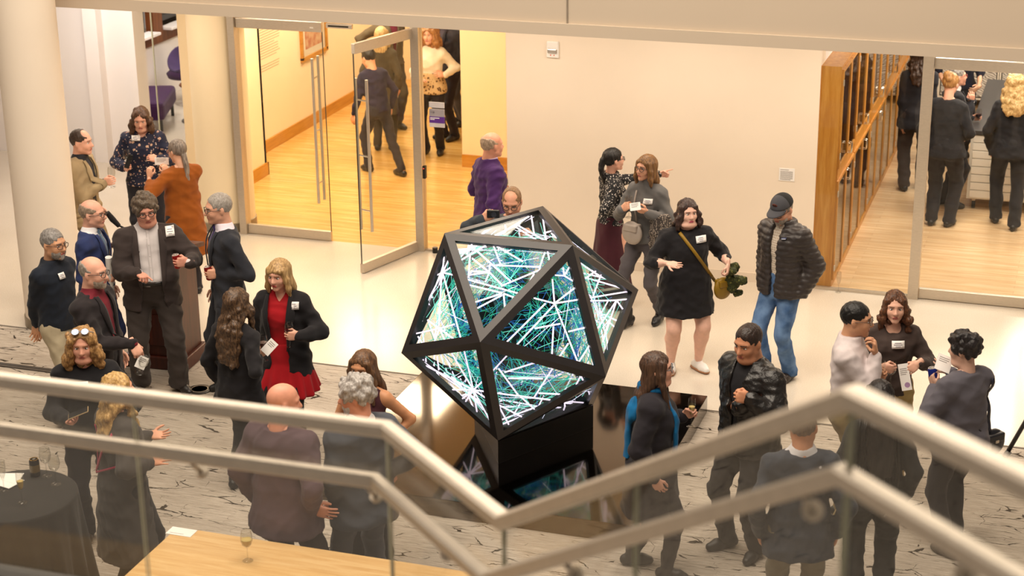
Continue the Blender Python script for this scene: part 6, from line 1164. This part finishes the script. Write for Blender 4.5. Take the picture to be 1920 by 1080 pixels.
mc = empty('lectern_microphone', (-8.05, 13.4, 1.16)); tag(mc, 'black gooseneck microphone rising from the lectern', 'microphone')
autosmooth(MB().tube([(0, 0, 0), (-.04, -.02, .05), (-.12, -.06, .09), (-.19, -.10, .14)], .009, 8).build('gooseneck', M_black, mc)); autosmooth(MB().tube([(-.18, -.095, .13), (-.22, -.13, .2), (-.25, -.16, .27)], [.02, .028, .022], 12).build('capsule', mat('mic_grille', '#222226', rough=.6, metal=.4, bump=.6, bscale=500), mc))
fb = tag(autosmooth(MB().lathe([(0, 0), (.11, 0), (.11, .006), (.1, .01), (0, .01)], 32, (-7.27, 12.83, 0)).build('floor_box', mat('floor_box', '#2b2724', rough=.4, metal=.3))), 'round black floor outlet cover in the carpet by the brown shoe', 'floor box'); autosmooth(MB().lathe([(.07, .0101), (.075, .0101), (.075, .012), (.07, .012), (.07, .0101)], 32, (-7.27, 12.83, 0)).build('inner_ring', M_steel, fb))
cs = MB().box((-10.5, 12.78, 0), (-8.2, 12.86, .012), ch=.004).build('cable_cover', mat('cable_cover', '#4a423b', rough=.6)); tag(cs, 'dark cable cover strip crossing the carpet', 'cable cover'); MB().box((-10.5, 12.815, .012), (-8.2, 12.825, .014)).build('ridge', M_black, cs)
tr = empty('tripod', (.02, 13.52, 0)); tag(tr, 'black tripod with only a foot in view at the right edge', 'tripod')
for i, an_ in enumerate((rad(183), rad(300), rad(60))):
    lg2 = MB().tube([(.02*math.cos(an_), .02*math.sin(an_), 1.0), (.42*math.cos(an_), .42*math.sin(an_), .02)], .018, 8).build('leg', M_black, tr, True); MB().tube([(.40*math.cos(an_), .40*math.sin(an_), .05), (.43*math.cos(an_), .43*math.sin(an_), .0)], .026, 8).build('rubber_foot', M_black, lg2, True)
MB().tube([(0, 0, .9), (0, 0, 1.5)], .02, 8).build('centre_column', M_black, tr, True)
stemware((-2.27, 16.98, .001), 'empty champagne flute standing on the floor by the cabinets', 'flute', group='glasses set down')

# ------------------------------------------------------------------ cocktail table, oak table and what stands on them
ct = empty('cocktail_table', (-6.315, 8.71, 0)); tag(ct, 'round high table under a floor-length black cloth', 'table')
autosmooth(MB().lathe([(0, 1.03), (.375, 1.03), (.375, 1.062), (0, 1.062)], 48).build('table_top', M_black, ct)); MB().lathe([(.24, 0), (.24, .02), (.04, .04), (.04, 1.03)], 24).build('pedestal', M_steel, ct, True)
V = []; n_ = 160; prof = [(0, 1.068), (.2, 1.068), (.372, 1.068), (.381, 1.06), (.384, 1.04), (.40, .8), (.42, .5), (.445, .2), (.455, .02)]
for i, (r0, z) in enumerate(prof):
    for k in range(n_):
        t = 2*math.pi*k/n_; dr = max(0, (1.03-z))*.055*(math.sin(t*13+.7*math.sin(2*t))+.4*math.sin(t*29)) if i > 4 else 0; V.append(((r0+dr)*math.cos(t), (r0+dr)*math.sin(t), z))
Fq = [(i*n_+k, (i+1)*n_+k, (i+1)*n_+(k+1) % n_, i*n_+(k+1) % n_) for i in range(len(prof)-1) for k in range(n_)]
tc_ = mobj('tablecloth', V, np.array(Fq), cloth('#1b1917', rough=.8), None, True); tc_.location = (-6.315, 8.71, 0); tag(tc_, 'black floor-length cloth draped over the round high table', 'tablecloth')
ZT = 1.069
stemware((-6.425, 8.732, ZT), 'champagne flute on the black cloth at the picture edge', 'flute', group='glasses on the black cloth'); stemware((-6.213, 8.615, ZT), 'champagne flute standing alone at the front of the black cloth', 'flute', M_whitew, group='glasses on the black cloth')
stemware((-6.277, 9.0, ZT), 'empty wine glass right behind the black and gold can', group='glasses on the black cloth'); stemware((-6.155, 8.913, ZT), 'empty wine glass nearest the edge of the black cloth', group='glasses on the black cloth')
can((-6.354, 8.985, ZT), 'black and gold drink can on the black cloth', '#17130f', band='#6b5524', lid='#d2a23c')
for i, (x, y, rz) in enumerate([(-6.50, 8.90, .3), (-6.47, 8.84, -.2)]):
    o = MB().box((-.08, -.07, 0), (.08, .07, .004)).build('paper_napkin', M_card); o.location = (x, y, ZT+.0045*i); o.rotation_euler = (0, 0, rz); tag(o, ['white paper napkin lying under the other on the black cloth', 'white paper napkin lying on top on the black cloth'][i], 'napkin', 'paper napkins'); MB().box((-.08, -.002, .004), (.08, .0, .0045)).build('fold', mat('napkin_fold', '#d9d4ce', var=0), o)
ot = empty('oak_table', (-3.98, 8.30, 0)); tag(ot, 'long light oak table below the railing', 'table')
MB().box((-1.42, -.81, .74), (1.5, .81, .78), ch=.004).build('table_top', M_oakt, ot); MB().box((-1.25, -.65, .66), (1.33, .65, .74)).build('apron', M_oakt, ot)
for x in (-1.3, 1.38):
    for y in (-.7, .7): MB().box((x-.04, y-.04, 0), (x+.04, y+.04, .74), ch=.004).build('leg', M_oakt, ot)
stemware((-4.755, 8.83, .781), 'glass of white wine on the light oak table', fill=M_whitew, group='glasses set down')
o = MB().box((-.09, -.05, 0), (.09, .05, .003)).build('paper_sheet', M_card); o.location = (-5.34, 9.05, .7805); tag(o, 'small white paper at the corner of the oak table', 'paper'); MB().box((-.07, -.03, .003), (.03, -.026, .0034)).build('printed_line', mat('label_ink', '#8a8480', var=0), o)

# ------------------------------------------------------------------ glass balustrade with satin rails
T_ = [np.array(q) for q in ((-3.75, 4.69, 3.832), (-2.01, 4.70, 3.832), (-1.458, 4.216, 3.832), (-.383, 3.159, 4.782), (.10, 2.745, 4.782))]
Lo = [np.array(q) for q in ((-3.75, 4.66, 3.662), (-2.044, 4.67, 3.662), (-1.50, 4.179, 3.662), (-.399, 3.169, 4.612), (.10, 2.70, 4.612))]
ba = empty('balustrade', (0, 0, 0)); tag(ba, 'glass stair balustrade with two satin metal rails in front', 'railing')
def sweep(pts, w, h, nm):
    V = []; F = []
    for i, p in enumerate(pts):
        d1 = unit((pts[i]-pts[i-1])) if i else None; d2 = unit(pts[i+1]-pts[i]) if i < len(pts)-1 else None
        d = unit((d1 if d1 is not None else d2)+(d2 if d2 is not None else d1)); x = np.cross(d, [0, 0, 1]); x = unit(x); y = np.cross(x, d)
        k = 1/max(.5, (d@(d1 if d1 is not None else d)))
        bev = .18
        for cx_, cy_ in ((-1, -1+2*bev), (-1+2*bev, -1), (1-2*bev, -1), (1, -1+2*bev), (1, 1-2*bev), (1-2*bev, 1), (-1+2*bev, 1), (-1, 1-2*bev)): V.append(p+x*cx_*w/2*k+y*cy_*h/2*k)
    for i in range(len(pts)-1): F += [(i*8+k, i*8+(k+1) % 8, (i+1)*8+(k+1) % 8, (i+1)*8+k) for k in range(8)]
    o = mobj(nm, V, F+[list(range(7, -1, -1)), list(range((len(pts)-1)*8, len(pts)*8))], M_rail, ba); return o
sweep(T_, .052, .046, 'top_rail'); sweep(Lo, .042, .042, 'handrail')
def panel(a, b, h=.745, gap=.005):
    a, b = np.array(a), np.array(b); d = unit((b-a)*np.array([1, 1, 0])); nrm = np.array([-d[1], d[0], 0])*.005; L_ = np.linalg.norm((b-a)[:2]); a = a+(b-a)*(gap/L_); b = b-(b-a)*(gap/L_); up = np.array([0, 0, .02])
    c = [a-up, b-up, b-[0, 0, h], a-[0, 0, h]]; V = [q-nrm for q in c]+[q+nrm for q in c]
    o = mobj('glass_panel', V, [(0, 1, 2, 3), (7, 6, 5, 4)], M_gl2, ba)
    mobj('glass_edge', [V[i] for i in (1, 5, 6, 2)], [(0, 1, 2, 3)], M_edge, o); mobj('glass_edge', [V[i] for i in (3, 7, 4, 0)], [(0, 1, 2, 3)], M_edge, o)
mid1 = T_[0]+(T_[1]-T_[0])*((-2.912+3.75)/1.74); m2 = T_[2]+(T_[3]-T_[2])*.475
panel(T_[0], mid1); panel(mid1, T_[1]); panel(T_[1], T_[2], .95); panel(T_[2], m2, .95); panel(m2, T_[3], .95); panel(T_[3], T_[4], .95)
def bracket(p, toward):
    p = np.array(p); t = unit(toward)*.055; o = MB(); o.tube([p+t, p+t*.3, p], .009, 8); k = o.build('rail_bracket', M_rail, ba, True); q = MB(); q.tube([p+t*1.0, p+t*1.25], .022, 14); autosmooth(q.build('bracket_disc', M_rail, k))
for f0, (a_, b_) in ((.05, (0, 1)), (.62, (0, 1)), (.985, (0, 1)), (.6, (1, 2)), (.30, (2, 3)), (.93, (2, 3)), (.5, (3, 4))):
    pl_ = Lo[a_]+(Lo[b_]-Lo[a_])*f0; bracket(pl_-np.array([0, 0, .03]), np.array([.1, .4, -.45]))
st_ = empty('stair_stringer', (0, 0, 0)); struct(st_)
MB().box((-3.75, 4.65, 3.03), (-2.0, 4.73, 3.095)).build('glass_shoe', mat('shoe_dark', '#2b2825', rough=.4, metal=.4), st_); MB().box((-3.75, 4.3, 2.9), (-2.0, 4.64, 3.045)).build('landing_edge', M_oakt, st_)
